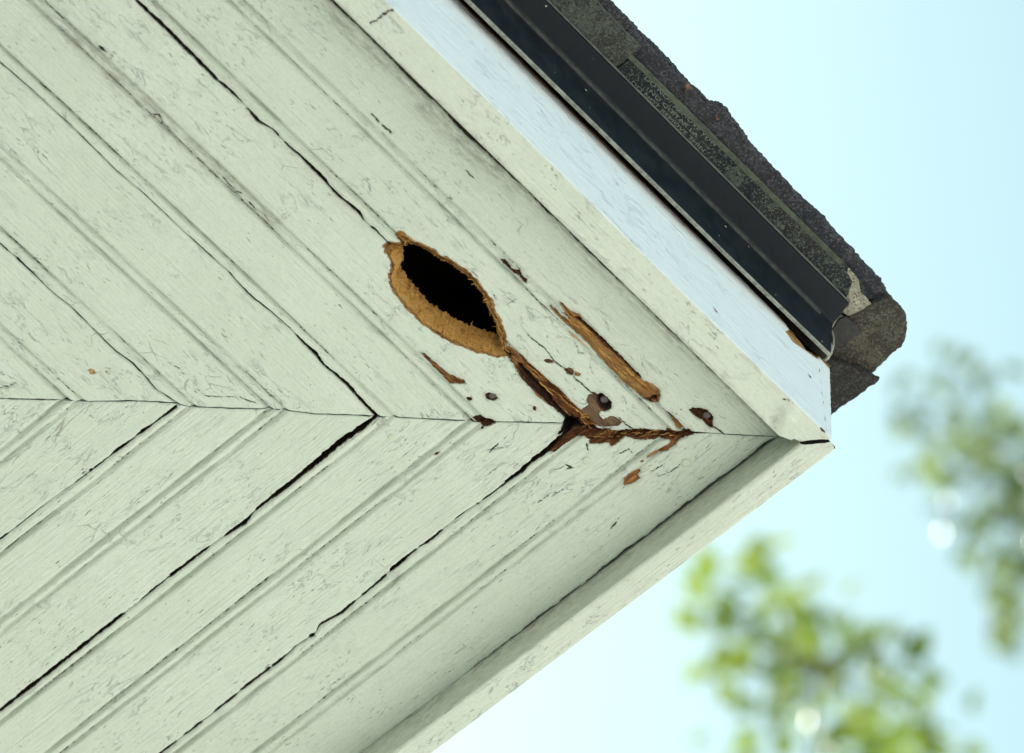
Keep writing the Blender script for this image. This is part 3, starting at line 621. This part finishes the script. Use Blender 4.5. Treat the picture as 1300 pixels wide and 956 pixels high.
def fascia(fam, t_in, t_out, L, mat, label):
    D, N = (DA, NA) if fam == 'A' else (DB, NB); wdt = t_in-t_out
    # profile: inner face from soffit level down, rounded arris, underside, arris, outer face to the top
    pr = []
    for z in np.linspace(.012, -DROP+.0015, 26 if fam == 'B' else 12): pr.append((0, z, 0))
    for a in np.linspace(0, math.pi/2, 4)[1:]: pr.append((.0015*(1-math.cos(a)), -DROP+.0015*(1-math.sin(a)), 1))
    for x in np.linspace(.0015, wdt-.0012, 24)[1:]: pr.append((x, -DROP, 1))
    for a in np.linspace(0, math.pi/2, 4)[1:]: pr.append((wdt-.0012+.0012*math.sin(a), -DROP+.0012*(1-math.cos(a)), 2))
    for z in np.linspace(-DROP+.0012, ZTOP, 84)[1:]: pr.append((wdt, z, 2))
    for x in (wdt-.001, wdt*.5, 0): pr.append((x, ZTOP, 3))
    pr = np.array(pr); sg = np.r_[np.arange(0, .12, .0009), np.arange(.12, .62, .0018), np.arange(.62, 1.1, .03)]
    SG, K = np.meshgrid(sg, np.arange(len(pr)), indexing='ij'); sg_ = SG.ravel(); k = K.ravel()
    x = pr[k, 0]; z = pr[k, 1]; fc = pr[k, 2].astype(int); t = t_in - x
    # end of the board: mitred on the corner, leaving an open joint
    up = np.array([(980,551),(993.8,554.5),(1004.6,558.5),(1009,557),(1015.4,560.5),(1026,558.8),(1053,556.5)]) if fam == 'A' else np.array([(975,572),(1000,563.5),(1010,564),(1022,564.4),(1037,563.2),(1047.7,562.2),(1055,560.5)])
    E = st(fam, on_z(up, -DROP)); o = np.argsort(E[:, 1]); E = E[o]
    s_e = np.interp(t, E[:, 1], E[:, 0]); s = s_e + sg_ + .0004*fbm(t*400, z*400, 9)*(sg_ < .001)
    if fam == 'A': s -= .0012*np.clip(1-(t-t_out)/.006, 0, 1)*np.clip(1-sg_/.02, 0, 1)
    else: s += .0018*np.clip(1-(t-t_out)/.008, 0, 1)*np.clip(1-sg_/.02, 0, 1) + .012*sstep(-DROP+.0035, -DROP+.010, z)*np.clip(1-sg_/.05, 0, 1)*sstep(wdt*.35, wdt*.9, x)
    n = len(s); nrm = np.zeros((n, 2))                                        # displacement direction: inward t, z
    sgn_t = np.where(fc == 0, -1.0, np.where(fc == 2, 1.0, 0.0)); sgn_z = np.where(fc == 1, 1.0, 0)
    uu = np.where(fc == 1, x, z); d = .00045*fbm(s*14, uu*40, 5, 2) + .0001*fbm(s*70, uu*420, 8, 3)
    d += np.where((fc == 1) & (x > wdt-.004), .0009*np.clip(vnoise(s*120, s*0, 5)-.62, 0, 1)*2.5, 0)
    bare = np.full(n, -9.0); tone = np.full(n, .3); crk = np.full(n, -9.0); dirt = np.zeros(n); grey = np.zeros(n)
    if fam == 'A':
        m2 = np.where(fc == 2)[0]
        for cp, tn, dp in CHIPS:
            Pv = on_vert(cp, NA, t_out); q = np.c_[Pv[:, :2] @ DA, Pv[:, 2]-ZS]
            lo = q.min(0)-.003; hi = q.max(0)+.003; mm = m2[(s[m2] > lo[0]) & (s[m2] < hi[0]) & (z[m2] > lo[1]) & (z[m2] < hi[1])]
            if not len(mm): continue
            h, _ = sdf(np.c_[s[mm], z[mm]], q); h = h*1000 + .5*fbm(s[mm]*500, z[mm]*900, 3)
            d[mm] += dp*.001*sstep(0, .8, h); tone[mm] = np.where(h > -.3, tn, tone[mm]); bare[mm] = np.maximum(bare[mm], h)
        Pv = on_vert([(1040,462),(1042,478),(1043.5,494),(1046,512),(1047.5,530),(1049.5,548)], NA, t_out); q = np.c_[Pv[:, :2] @ DA, Pv[:, 2]-ZS]
        dd, _, _ = seg_dist(np.c_[s[m2], z[m2]], q, False); cc = .5*(vnoise(s[m2]*90, z[m2]*330, 15)-.15) - dd*1000; crk[m2] = np.maximum(crk[m2], cc); d[m2] += .0007*sstep(-.5, .2, -dd*1000)
        # bare tan edge under the flashing
        xx = (z[m2]-(ZTOP-.0035))*1000 + 3.0*fbm(s[m2]*28, z[m2]*0, 44, 3) - 1.2*sstep(.28, .1, s[m2]); bare[m2] = np.maximum(bare[m2], xx); tone[m2] = np.where(xx > -.3, .28, tone[m2])
        m1 = np.where(fc == 1)[0]
        for cp, hw in UCR:
            q = st_px('A', cp, -DROP); dd, _, par = seg_dist(np.c_[s[m1], t[m1]] + np.c_[fbm(s[m1]*400, t[m1]*400, 1, 2), fbm(s[m1]*400, t[m1]*400, 2, 2)]*.0012, q, False)
            c = hw*(.6+.8*vnoise(s[m1]*700, t[m1]*700, 5)) - dd*1000; crk[m1] = np.maximum(crk[m1], c); d[m1] += .0006*sstep(-.3, .3, c)
        b0 = st_px('A', [(999,524)], -DROP)[0]; r = np.hypot((s[m1]-b0[0])/.006, (t[m1]-b0[1])/.0045); d[m1] -= .0034*np.exp(-r**2*1.3)
        b1 = st_px('A', [(985,534)], -DROP)[0]; r = np.hypot((s[m1]-b1[0])/.004, (t[m1]-b1[1])/.006); d[m1] += .0016*np.exp(-r**2); dent_shade = .45*np.exp(-r**2)  # shadow in the dent painted as a dark spot
        dirt[m1] = np.maximum(.4*np.clip(1-x[m1]/.004, 0, 1), dent_shade)
    else:
        mm = fc == 0; dirt[mm] = .25 + .5*np.clip((z[mm]+.016)/.02, 0, 1)*(.5+.8*vnoise(s[mm]*60, z[mm]*300, 3));  # shade on the inner face darkened into its colour, most towards the soffit
        mm = fc == 1; dirt[mm] = .25*np.clip(1-x[mm]/.003, 0, 1)
    t = t - d*sgn_t*-1; z = z + d*sgn_z
    sgn = 1 if fam == 'A' else -1
    V = np.c_[s, sgn*(t-(t_in+t_out)/2), -z]
    nS, nK = len(sg), len(pr); idx = np.arange(nS*nK).reshape(nS, nK)
    F = np.stack([idx[:-1, :-1], idx[:-1, 1:], idx[1:, 1:], idx[1:, :-1]], -1).reshape(-1, 4)
    # end grain
    e0 = idx[0]; c0 = len(V); V = np.vstack([V, V[e0]]); cen = len(V); V = np.vstack([V, V[e0].mean(0)[None]]); ne = len(e0)
    tri = np.array([(c0+j, cen, cen, c0+j+1) for j in range(ne-1)])
    pad = ne+1
    def ext(a, v): return np.r_[a, np.full(pad, v)]
    att = dict(bare=ext(bare, 3.0), tone=ext(tone, .95), grey=ext(grey, .3), crk=ext(crk, -9), dirt=ext(dirt, 0), skylit=ext(sstep(.0, .0005, x-(wdt-.0006)), 0))
    if fam == 'B': F = F[:, ::-1]
    o = grid_mesh('fascia_board', V, F, mat, None, bmat(fam, 0, (t_in+t_out)/2), att)
    # cap as its own few triangles in the same mesh
    me = o.data; child(o); o['label'] = label
    cap = mesh_obj('end_grain', V[np.r_[e0, cen]], [(j, j+1, ne) for j in range(ne-1)], M_NAILP if fam == 'A' else M_DECK, None); cap.matrix_basis = o.matrix_basis.copy(); attach(cap, o)
    return o
fascia('A', -.0988, -.1222, 1.1, M_FASCIA, 'upper fascia board with pale outer face and bare tan chips near its corner')
fascia('B', -.0880, -.1055, 1.1, M_FASCIA, 'lower fascia board showing its grey green inner face')

# ------------------------------------------------------------------ flashing (drip edge)
def sweep(name, fam, prof, s0f, L, mat, n=60, parent=None, seed=0, wob=.0008, smooth=False):
    D, N = (DA, NA) if fam == 'A' else (DB, NB); V = []; F = []; K = len(prof)
    ss = np.r_[np.linspace(0, L, n)]
    for a in ss:
        for (t, z) in prof:
            s = s0f(t) + a; wv = wob*float(fbm(np.array([s*9.]), np.array([seed*1.]), seed)[0]) + (float(np.interp(s, [-.12, 0, .12, .3], [.009, .002, 0, -.005])) if (z < .06 and fam == 'A') else 0);  p = D*s + N*(t+wv*.15); V.append((p[0], p[1], ZS+z+wv))
    for j in range(n-1):
        for k in range(K): k2 = (k+1) % K; F.append((j*K+k, j*K+k2, (j+1)*K+k2, (j+1)*K+k))
    F.append(tuple(range(K))); F.append(tuple((n-1)*K+k for k in range(K))[::-1])
    if fam == 'A': F = [f[::-1] for f in F]
    o = mesh_obj(name, V, F, mat, None, smooth)
    if parent is None: child(o)
    else: attach(o, parent)
    return o
sA_hem = st('A', on_vert([(1056,444)], NA, -.130))[0, 0]; sA_lip = st_px('A', [(1068,394)], .1)[0, 0]
fA = lambda t: np.interp(-t, [.118, .130, .148], [sA_hem+.004, sA_hem, sA_lip])
PA = [(-.1300, .0530), (-.1312, .0930), (-.1320, .0960), (-.1335, .0975), (-.1475, .1005), (-.1484, .1030), (-.1476, .1036), (-.1250, .1010), (-.1285, .0945), (-.1288, .0530)]
drA = sweep('drip_edge', 'A', PA, fA, 1.1, M_DRIP, 90, None, 3)
sweep('hem', 'A', [(-.1286, .0518), (-.1302, .0516), (-.1309, .0528), (-.1306, .0540), (-.1286, .0540)], lambda t: sA_hem-.0002, 1.1, M_HEM, 90, drA, 3)
sweep('crease', 'A', [(-.1309, .0921), (-.1318, .0948), (-.1325, .0962), (-.1331, .0957), (-.1327, .0937), (-.1319, .0919)], lambda t: sA_lip+.010, 1.1, simple('flashing_crease', (.055, .058, .055), .4, 150, .5), 90, drA, 3)
PB = [(t+.0166, z-.002) for t, z in PA]
sweep('lip_edge', 'A', [(-.1482, .1008), (-.1489, .1012), (-.1491, .1022), (-.1486, .1026)], lambda t: sA_lip, 1.1, simple('flashing_lip', (.10, .11, .10), .45, 150, .5), 90, drA, 3)
drB = sweep('drip_edge', 'B', PB, lambda t: -.085, 1.1, M_DRIP, 40, None, 8)
# caulk strands closing the flashing end
def tube(name, P, r, mat, parent):
    P = resample(np.array(P), .0012, False); V = []; F = []; N = 7
    for j, c in enumerate(P):
        a = P[min(j+1, len(P)-1)]-P[max(j-1, 0)]; a /= np.linalg.norm(a)+1e-12; u = np.cross(a, (.3, .2, 1)); u /= np.linalg.norm(u); v = np.cross(a, u)
        rr = r*(.65+.7*float(vnoise(np.array([j*.35]), np.array([.5]), 3)[0]))
        for q in range(N): g = 2*math.pi*q/N; V.append(c+rr*(u*math.cos(g)+v*math.sin(g)))
    for j in range(len(P)-1):
        for q in range(N): F.append((j*N+q, j*N+(q+1) % N, (j+1)*N+(q+1) % N, (j+1)*N+q))
    o = mesh_obj(name, V, F, mat, None, True)
    if parent is None: child(o)
    else: attach(o, parent)
def end_plane(px, s): return on_vert(px, DA, s)
tube('caulk_bead', end_plane([(1069,400.5),(1058.6,409),(1052.5,419.6),(1051.5,430),(1056,441),(1055.6,447),(1050,455),(1042.5,459.5)], sA_hem-.002), .0011, M_CAULK, drA)
tube('caulk_bead', end_plane([(1056,420),(1058.5,430),(1058,440),(1055,448)], sA_hem-.003), .0006, M_CAULK, drA)

# ------------------------------------------------------------------ shingles
def slab(name, pts, z, th, mat, seed, rough=.0009, step=.0013, parent=None, slope=0.0, label=None, fam='A'):
    q = resample(np.asarray(pts)[:, :2], step); n = len(q); a = np.roll(q, -2, 0)-np.roll(q, 2, 0); nr = np.c_[a[:, 1], -a[:, 0]]; nr /= np.linalg.norm(nr, axis=1)[:, None]+1e-12
    u = np.arange(n)*step
    area = .5*np.sum(q[:, 0]*np.roll(q[:, 1], -1)-np.roll(q[:, 0], -1)*q[:, 1])
    if area < 0: q = q[::-1]; nr = -nr[::-1]
    N = NA if fam == 'A' else NB
    j = (fbm(u*60, u*0, seed)*1.3 + fbm(u*420, u*0, seed+1)*.9)*rough; top = (fbm(u*90, u*0+3, seed+2)*1.0 + fbm(u*520, u*0, seed+3))*rough
    V = []; F = []
    for off, zz in ((j, z), (j + rough*.5, z+th*.45), (top, z+th*.95), (top-rough*1.1, z+th)):
        r = q + nr*off[:, None]; V.append(np.c_[r, np.full(n, ZS+zz) + slope*np.maximum(r @ N + .15, -.05) + rough*.25*fbm(u*200, u*0+zz*900, seed+5)])
    V = np.vstack(V)
    for k in range(3):
        for i in range(n): i2 = (i+1) % n; F.append((k*n+i, k*n+i2, (k+1)*n+i2, (k+1)*n+i))
    F.append(tuple(range(n))[::-1]); F.append(tuple(3*n+i for i in range(n)))
    o = mesh_obj(name, V, F, mat, None)
    if parent is None: child(o)
    else: attach(o, parent)
    if label: o['label'] = label
    return o
def pa(s, t): return tuple(DA*s + NA*t)
def s_at(px, z): return st_px('A', [px], z)[0, 0]
Z1 = .1042; Z2 = .1085
sj = s_at((790,82), Z1); sc = s_at((1090,388), Z1)
shA = slab('shingle', [pa(sc+.002, -.1500), pa(sc-.001, -.160), pa(sc+.016, -.1628), pa(sj-.0008, -.1605), pa(sj-.0008, -.110), pa(sc+.002, -.110)], Z1, .0038, M_SH_UNDER, 3, .0007, label='lower shingle with dark printed underside')
slab('shingle', [pa(sj+.0008, -.1690), pa(sj+.45, -.1690), pa(sj+.45, -.11), pa(sj+.0008, -.11)], Z1, .0036, M_SH_GREY, 7, .0008, label='worn grey green lower shingle at the upper end')
slab('shingle', [pa(sj+.4515, -.1685), pa(sj+.75, -.1685), pa(sj+.75, -.11), pa(sj+.4515, -.11)], Z1, .0036, M_SH_GREY, 9, .0008)
# torn pale end of the printed shingle
tp = on_z([(1069,396),(1077,401),(1091,396),(1106,386),(1098,377),(1092,371),(1090,357),(1084,348),(1077,340),(1075,346),(1083,358),(1080,366),(1075,380)], Z1-.0006)
slab('torn_edge', tp, Z1-.0007, .0006, M_TORN, 4, .0006, .0009, shA)
# pale selvedge along the outer edge of the lower shingle
slab('edge_strip', [pa(sc+.03, -.1634), pa(sj+.002, -.1612), pa(sj+.002, -.1580), pa(sc+.03, -.1606)], Z1-.0004, .0018, simple('selvedge', (.10, .12, .085), .9, 130, .45, .0006), 5, .0004, .0012, shA)
# upper course
s2 = [(sc-.032, .175), (sj+.035, .46)]
top_px = [(1128,379),(1118,358),(1095,334),(1044,277.5),(994,231),(947,177),(917,140),(905,134),(894,131),(886,124),(870,109),(823.6,59),(800,37)]
tp = on_z(top_px, Z2)
back = [pa(st('A', tp[-1:])[0, 0], -.10), pa(s_at((1110,392), Z2), -.10), tuple(on_z([(1095,395)], Z2)[0][:2])]
slab('shingle', [tuple(p[:2]) for p in tp] + back, Z2, .0055, M_SH_TOP, 13, .0012, label='upper granule shingle with ragged outer edge near the corner')
se = st('A', tp[-1:])[0, 0]
slab('shingle', [pa(se+.0015, -.1735), pa(se+.42, -.1745), pa(se+.42, -.10), pa(se+.0015, -.10)], Z2, .0050, M_SH_TOP, 17, .0011, label='upper granule shingle at the top of the roof edge')
slab('shingle', [pa(se+.4215, -.173), pa(se+.75, -.173), pa(se+.75, -.10), pa(se+.4215, -.10)], Z2, .0050, M_SH_TOP, 19, .0011)
tp2 = [pa(se-.09, -.171), pa(se+.2, -.1725), pa(se+.2, -.10), pa(se-.09, -.10)]
slab('shingle', tp2, Z2+.0060, .0045, M_SH_TOP, 23, .0014, label='topmost thin shingle layer under the sky edge')
# lifted ragged flap on the silhouette
slab('shingle', on_z([(878,116),(887,121),(897,128),(912,132),(920,137),(927,146),(938,160),(930,165),(915,152),(895,140),(880,128)], Z2+.006), Z2+.0058, .0028, M_SH_TOP, 29, .0012, .001, label='torn lifted flap of shingle on the ragged edge')
# corner pieces on the lower eave
cp = [(1062,404),(1080,402),(1106,388),(1128,379),(1140,391),(1149,404),(1151,420),(1149,434),(1145,441),(1134,449),(1118,463),(1104,474.5),(1080,468),(1056,456),(1030,440),(1040,400)]
slab('shingle', on_z(cp, Z1-.001), Z1-.0012, .0075, M_SH_BROWN, 31, .0010, label='brown granule corner shingle beyond the flashing end', fam='B')
cp = [(1040,452),(1062,458),(1084,466),(1105,474.5),(1117,481),(1110,486),(1104,488),(1100,492),(1080,507),(1052,527),(1044,533),(1000,480),(1020,440)]
slab('shingle', on_z(cp, .0985), .0975, .0045, M_SH_DARK, 37, .0010, label='lower dark shingle tucked under the corner shingle', fam='B')
slab('flashing_tab', on_z([(1066,405),(1074,402),(1088,414),(1093,421),(1082,430),(1063,441),(1057,436),(1056,420)], Z1-.003), Z1-.0032, .0015, simple('weathered_tab', (.040, .040, .037), .8, 200, .4, .0005), 51, .0004, .0012, drB)
DBs = lambda s, t: tuple(DB*s + NB*t)
sb = st_px('B', [(1044,533)], .0985)[0, 0]
slab('shingle', [DBs(sb+.002, -.1415), DBs(sb+.5, -.1415), DBs(sb+.5, -.09), DBs(sb+.002, -.09)], .0975, .0045, M_SH_BROWN, 41, .001, fam='B')
slab('shingle', [DBs(sb+.502, -.1415), DBs(sb+.95, -.1415), DBs(sb+.95, -.09), DBs(sb+.502, -.09)], .0975, .0045, M_SH_BROWN, 43, .001, fam='B')

# roof deck closing the eave, and unseen panels added to keep light out of it
def prism(name, pts, z0, z1, mat, slope=None):
    n = len(pts); V = [(x, y, ZS+z0+(slope(x, y) if slope else 0)) for x, y in pts] + [(x, y, ZS+z1+(slope(x, y) if slope else 0)) for x, y in pts]
    F = [tuple(range(n))[::-1], tuple(range(n, 2*n))] + [(i, (i+1) % n, n+(i+1) % n, n+i) for i in range(n)]
    return child(mesh_obj(name, V, F, mat))
far = 1.0
def xy(tA, tB): return tuple(np.linalg.solve(np.array([NA, NB]), np.array([tA, tB])))
rise = lambda x, y: .40*max(0, min(np.array([x, y]) @ NA + .12, np.array([x, y]) @ NB + .10))
prism('roof_deck', [xy(-.12, -.10), xy(.52, .54), xy(.52, 1.3), xy(-.12, 1.3)], .0675, .0990, M_DECK, rise)
prism('roof_deck', [xy(-.12, -.10), xy(1.3, -.10), xy(1.3, .54), xy(.52, .54)], .0675, .0990, M_DECK, rise)
prism('light_block', [xy(-.097, .98), xy(-.097, 1.0), xy(.53, 1.0), xy(.53, .98)], .0182, .5, M_DECK)
prism('light_block', [xy(.98, -.086), xy(1.0, -.086), xy(1.0, .53), xy(.98, .53)], .0182, .5, M_DECK)
prism('light_block', [xy(.532, .532), xy(.532, 1.0), xy(.552, 1.0), xy(.552, .552), xy(1.0, .552), xy(1.0, .532)], -.03, .5, M_DECK)

M_SIDE = simple('wall_paint', (.30, .33, .26), .7, 30, .3, .001)
TW = .40
for fam, n0 in (('A', 0), ('B', 1)):           # clapboard walls under the eave, each course a board of its own
    D, N = (DA, NA) if fam == 'A' else (DB, NB)
    for k in range(29):
        z1 = -.002-k*.15; z0 = max(z1-.152, -ZS+.05)
        if z1 - z0 < .02: break
        sec = ((TW-.022, z0), (TW-.006, z1), (TW+.02, z1), (TW+.02, z0)); e0 = TW + (.0 if fam == 'A' else .012)
        V = [tuple(D*s_ + N*t_) + (ZS+z_,) for s_ in (e0, 7.0) for t_, z_ in sec]
        F = [(0, 1, 2, 3), (7, 6, 5, 4)] + [(i, i+4, (i+1) % 4+4, (i+1) % 4) for i in range(4)]
        child(mesh_obj('clapboard', V, F, M_SIDE))
cb = [xy(TW-.026, TW-.026), xy(TW-.026, TW+.07), xy(TW+.07, TW-.026)]
prism('corner_trim', [xy(TW-.026, TW-.026), xy(TW-.026, TW+.075), xy(TW-.004, TW+.075), xy(TW-.004, TW-.004), xy(TW+.075, TW-.004), xy(TW+.075, TW-.026)], -ZS+.05, -.003, M_SIDE)
prism('foundation', [xy(TW, TW), xy(TW, 7.6), xy(TW+.2, 7.6), xy(TW+.2, TW+.2), xy(7.6, TW+.2), xy(7.6, TW)], -ZS-.05, -ZS+.05, M_DECK)

# lettering printed on the shingle underside
def lettering(txt, p0, p1, z, size, parent):
    cu = bpy.data.curves.new('lettering', 'FONT'); cu.body = txt; cu.size = 1; cu.extrude = 0; cu.resolution_u = 2
    ob = bpy.data.objects.new('tmp', cu); COL.objects.link(ob); bpy.context.view_layer.update()
    me = bpy.data.meshes.new_from_object(ob.evaluated_get(bpy.context.evaluated_depsgraph_get())); bpy.data.objects.remove(ob)
    a, b = on_z([p0, p1], z); L = np.linalg.norm(b-a); wd = max(v.co.x for v in me.vertices)
    me.materials.append(M_TEXT); o = bpy.data.objects.new('lettering', me); COL.objects.link(o)
    X = (b-a)/L; Yv = np.cross((0, 0, -1), X)
    m = Matrix((tuple(X)+(0,), tuple(Yv)+(0,), (0, 0, -1, 0), (0, 0, 0, 1)))
    m = m.to_3x3().transposed().to_4x4(); m.translation = Vector((a[0], a[1], ZS+z))
    o.matrix_basis = m @ Matrix.Diagonal((L/wd, size, 1, 1)); attach(o, parent)
lettering('DO NOT REMOVE WIN', (817,99), (907,185.5), Z1-.0003, .0037, shA)
lettering('NO QUITAR LA', (823,116), (884,174.5), Z1-.0003, .0033, shA)
lettering('DO NOT REMOVE THIN', (800,104.5), (892,193), Z1-.0003, .0034, shA)

# dry leaf scraps caught on the edge
def scrap(px, z, size, label):
    P = on_z([px], z)[0]; V = []; F = []; N = 9
    V.append((0, 0, 0))
    for j in range(N): a = 2*math.pi*j/N; r = size*(.55+.55*random.random()); V.append((r*math.cos(a), .6*r*math.sin(a), size*.4*math.sin(2*a)))
    for j in range(N): F.append((0, 1+j, 1+(j+1) % N))
    k = len(V); V += [(x, y, q+.0003) for x, y, q in V]; F += [tuple(k+i for i in f[::-1]) for f in F]
    for j in range(N): F.append((1+j, k+1+j, k+1+(j+1) % N, 1+(j+1) % N))
    o = mesh_obj('dry_leaf', V, F, M_LEAFD); o.location = P; o.rotation_euler = (1.0, .6, random.random()*3); tag(o, label, 'leaf', 'dry leaf scraps caught on the roof edge')
scrap((872,113), Z2-.001, .0042, 'tiny orange scrap of dry leaf on the ragged shingle edge above the printed lettering')
scrap((910,149), Z2-.001, .0026, 'small brown leaf crumb beneath the torn lifted shingle flap')

# ------------------------------------------------------------------ ground
def ground_mat():
    t = NT('pale_gravel_and_lawn'); co = t.n('TexCoord').outputs['Object']
    a = t.noise(co, .8, 5); b = t.noise(co, 60, 4, .7)
    c = t.mix(t.ramp(b, .3, .7), (.54, .53, .515), (.42, .41, .40))
    c = t.mix(t.math('MULTIPLY', t.math('MULTIPLY', t.ramp(t.noise(co, .06, 3), .5, .6), t.ramp(t.n('VectorMath', operation='LENGTH', Vector=co).outputs['Value'], 12, 18)), .9), c, t.mix(a, (.08, .12, .04), (.12, .15, .06)))
    return t.set(Base_Color=c, Roughness=.95, Normal=t.bump(b, .5, .01))
n = 24; R = 400; V = []; F = []
for i in range(n+1):
    for j in range(n+1):
        u, v = (i/n-.5)*2, (j/n-.5)*2; V.append((R*np.sign(u)*abs(u)**2.2, R*np.sign(v)*abs(v)**2.2, 0))
for i in range(n):
    for j in range(n): k = i*(n+1)+j; F.append((k, k+n+1, k+n+2, k+1))
tag(mesh_obj('ground', V, F, ground_mat()), kind='structure')

# ------------------------------------------------------------------ trees
def leaf_mat(name, c1, c2):
    t = NT(name); r = t.n('NewGeometry').outputs['Random Per Island']
    c = t.mix(r, c1, c2); t.set(Base_Color=c, Roughness=.42)
    tr = t.n('BsdfTranslucent'); t.put(tr.inputs['Color'], t.mix(r, tuple(v*1.5 for v in c1), tuple(v*1.5 for v in c2)))
    mx = t.n('MixShader'); mx.inputs[0].default_value = .42; t.t.links.new(t.b.outputs[0], mx.inputs[1]); t.t.links.new(tr.outputs[0], mx.inputs[2]); t.t.links.new(mx.outputs[0], t.out.inputs['Surface']); return t.m
M_BARK = simple('bark', (.10, .08, .06), .95, 25, .5, .02)
def limb(V, F, a, b, r0, r1, bend=.06, n=7, N=8):
    a = np.array(a, float); b = np.array(b, float); ax = (b-a)/np.linalg.norm(b-a); u = np.cross(ax, (.2, .9, .3)); u /= np.linalg.norm(u); v = np.cross(ax, u); k0 = len(V); L = np.linalg.norm(b-a)
    for j in range(n+1):
        f = j/n; c = a+(b-a)*f + u*bend*L*math.sin(f*math.pi) + v*bend*.5*L*math.sin(f*6.3); r = r0+(r1-r0)*f
        for q in range(N): g = 2*math.pi*q/N; V.append(tuple(c+r*(u*math.cos(g)+v*math.sin(g))))
    for j in range(n):
        for q in range(N): F.append((k0+j*N+q, k0+j*N+(q+1) % N, k0+(j+1)*N+(q+1) % N, k0+(j+1)*N+q))
def tree(dist, clumps, centre_px, crown_off, base_off, mat, leaf, dens, label, seed):
    rg = np.random.default_rng(seed); mpp = dist/FPX
    C = at_depth(centre_px, dist); cc = C + np.array(crown_off); base = np.array([cc[0]+base_off[0], cc[1]+base_off[1], 0.0])
    root = tag(empty('tree', base), label, 'tree', None)
    LV = []; LF = []
    def leaf_at(p, sz):
        n = rg.normal(size=3); n[2] += .9; n /= np.linalg.norm(n); a = np.cross(n, rg.normal(size=3)); a /= np.linalg.norm(a); b = np.cross(n, a); k = len(LV)
        prof = ((0, 0), (.28, .34), (.62, .30), (1, 0))
        LV.append(p); LV.append(p+a*sz*.3+b*sz*.34+n*sz*.08); LV.append(p+a*sz*.7+b*sz*.25+n*sz*.06); LV.append(p+a*sz-n*sz*.1); LV.append(p+a*sz*.7-b*sz*.25+n*sz*.06); LV.append(p+a*sz*.3-b*sz*.34+n*sz*.08)
        LF.append((k, k+1, k+2, k+3)); LF.append((k, k+3, k+4, k+5))
    tips = []
    for (x, y, r) in clumps:
        c = at_depth((x, y), dist + rg.normal()*.35); tips.append(c); R = r*mpp
        for _ in range(int(dens*(r/40)**2)):
            o = rg.normal(size=3)*R*.55; leaf_at(c+o, leaf*rg.uniform(.6, 1.25))
    for _ in range(70):            # the rest of the crown, away from the picture
        d = rg.normal(size=3); d /= np.linalg.norm(d); c = cc + d*np.array([1.5, 1.5, 1.7])*rg.uniform(.35, 1); R = rg.uniform(.25, .5)
        q = c-CAM; zz = q @ FWD; X = 650+FPX*(q @ RIGHT)/zz; Y = 478-FPX*(q @ UP)/zz; mg = 1.4*R/mpp
        if -300-mg < X < 1300+mg and -300-mg < Y < 956+mg: continue
        tips.append(c)
        for _ in range(70): leaf_at(c+rg.normal(size=3)*R*.5, leaf*rg.uniform(.7, 1.3))
    V = []; F = []; topz = cc + np.array([0, 0, -.3])
    limb(V, F, base, topz, .17, .07, .02, 12, 12)
    o = mesh_obj('trunk', V, F, M_BARK, None, True); o.parent = root; o.matrix_parent_inverse = Matrix.Translation(-Vector(base))
    hub = [topz + (cc-topz)*f for f in (-.6, 0, .4)]
    main = C*.55 + topz*.45
    V = []; F = []; limb(V, F, topz, main, .06, .03); limb(V, F, main, C, .02, .004)
    for i, c in enumerate(tips):
        src = C if i < len(clumps) else topz + (cc-topz)*rg.uniform(0, .8)
        limb(V, F, src, c, (.003 if i < len(clumps) else .008), .0015, .08, 6, 6)
    o = mesh_obj('limb', V, F, M_BARK, None, True); o.parent = root; o.matrix_parent_inverse = Matrix.Translation(-Vector(base)); o['kind'] = 'stuff'
    o = mesh_obj('crown', LV, LF, mat, None, False); o.parent = root; o.matrix_parent_inverse = Matrix.Translation(-Vector(base)); o['kind'] = 'stuff'
tree(13.0, [(905,732,26),(962,726,30),(1003,758,36),(925,780,30),(1040,795,36),(893,795,24),(1085,820,34),(1135,842,30),(1168,858,24),(1000,850,44),(1090,882,46),(930,845,30),(1165,905,32),(1040,940,60),(960,925,40),(1130,970,60),(1055,835,40),(1200,950,50),(890,755,30),(985,790,40),(900,850,26),(950,820,36),(1140,882,32),(1120,810,26),(975,890,44)],
     (1040, 850), (.3, 1.4, -2.3), (.2, .3), leaf_mat('bright_leaf', (.19, .25, .04), (.07, .12, .025)), .092, 9, 'bright green leafy branch tips of a tree below the eave corner', 5)
tree(17.5, [(1165,470,24),(1200,455,18),(1152,520,26),(1190,530,34),(1240,515,26),(1168,590,24),(1215,610,36),(1270,570,40),(1232,690,26),(1272,670,44),(1290,750,36),(1320,620,60),(1302,800,26),(1340,720,60),(1380,560,60),(1260,620,36),(1210,490,30),(1185,640,26),(1250,740,30),(1275,800,30),(1160,560,30),(1285,690,40),(1300,560,40),(1255,470,22),(1290,620,40),(1300,720,40),(1265,780,30),(1225,570,36),(1280,540,36)],
     (1300, 620), (2.6, .7, -.9), (.3, .5), leaf_mat('grey_green_leaf', (.17, .22, .08), (.045, .08, .045)), .105, 9, 'paler grey green tree reaching in from the right edge', 11)
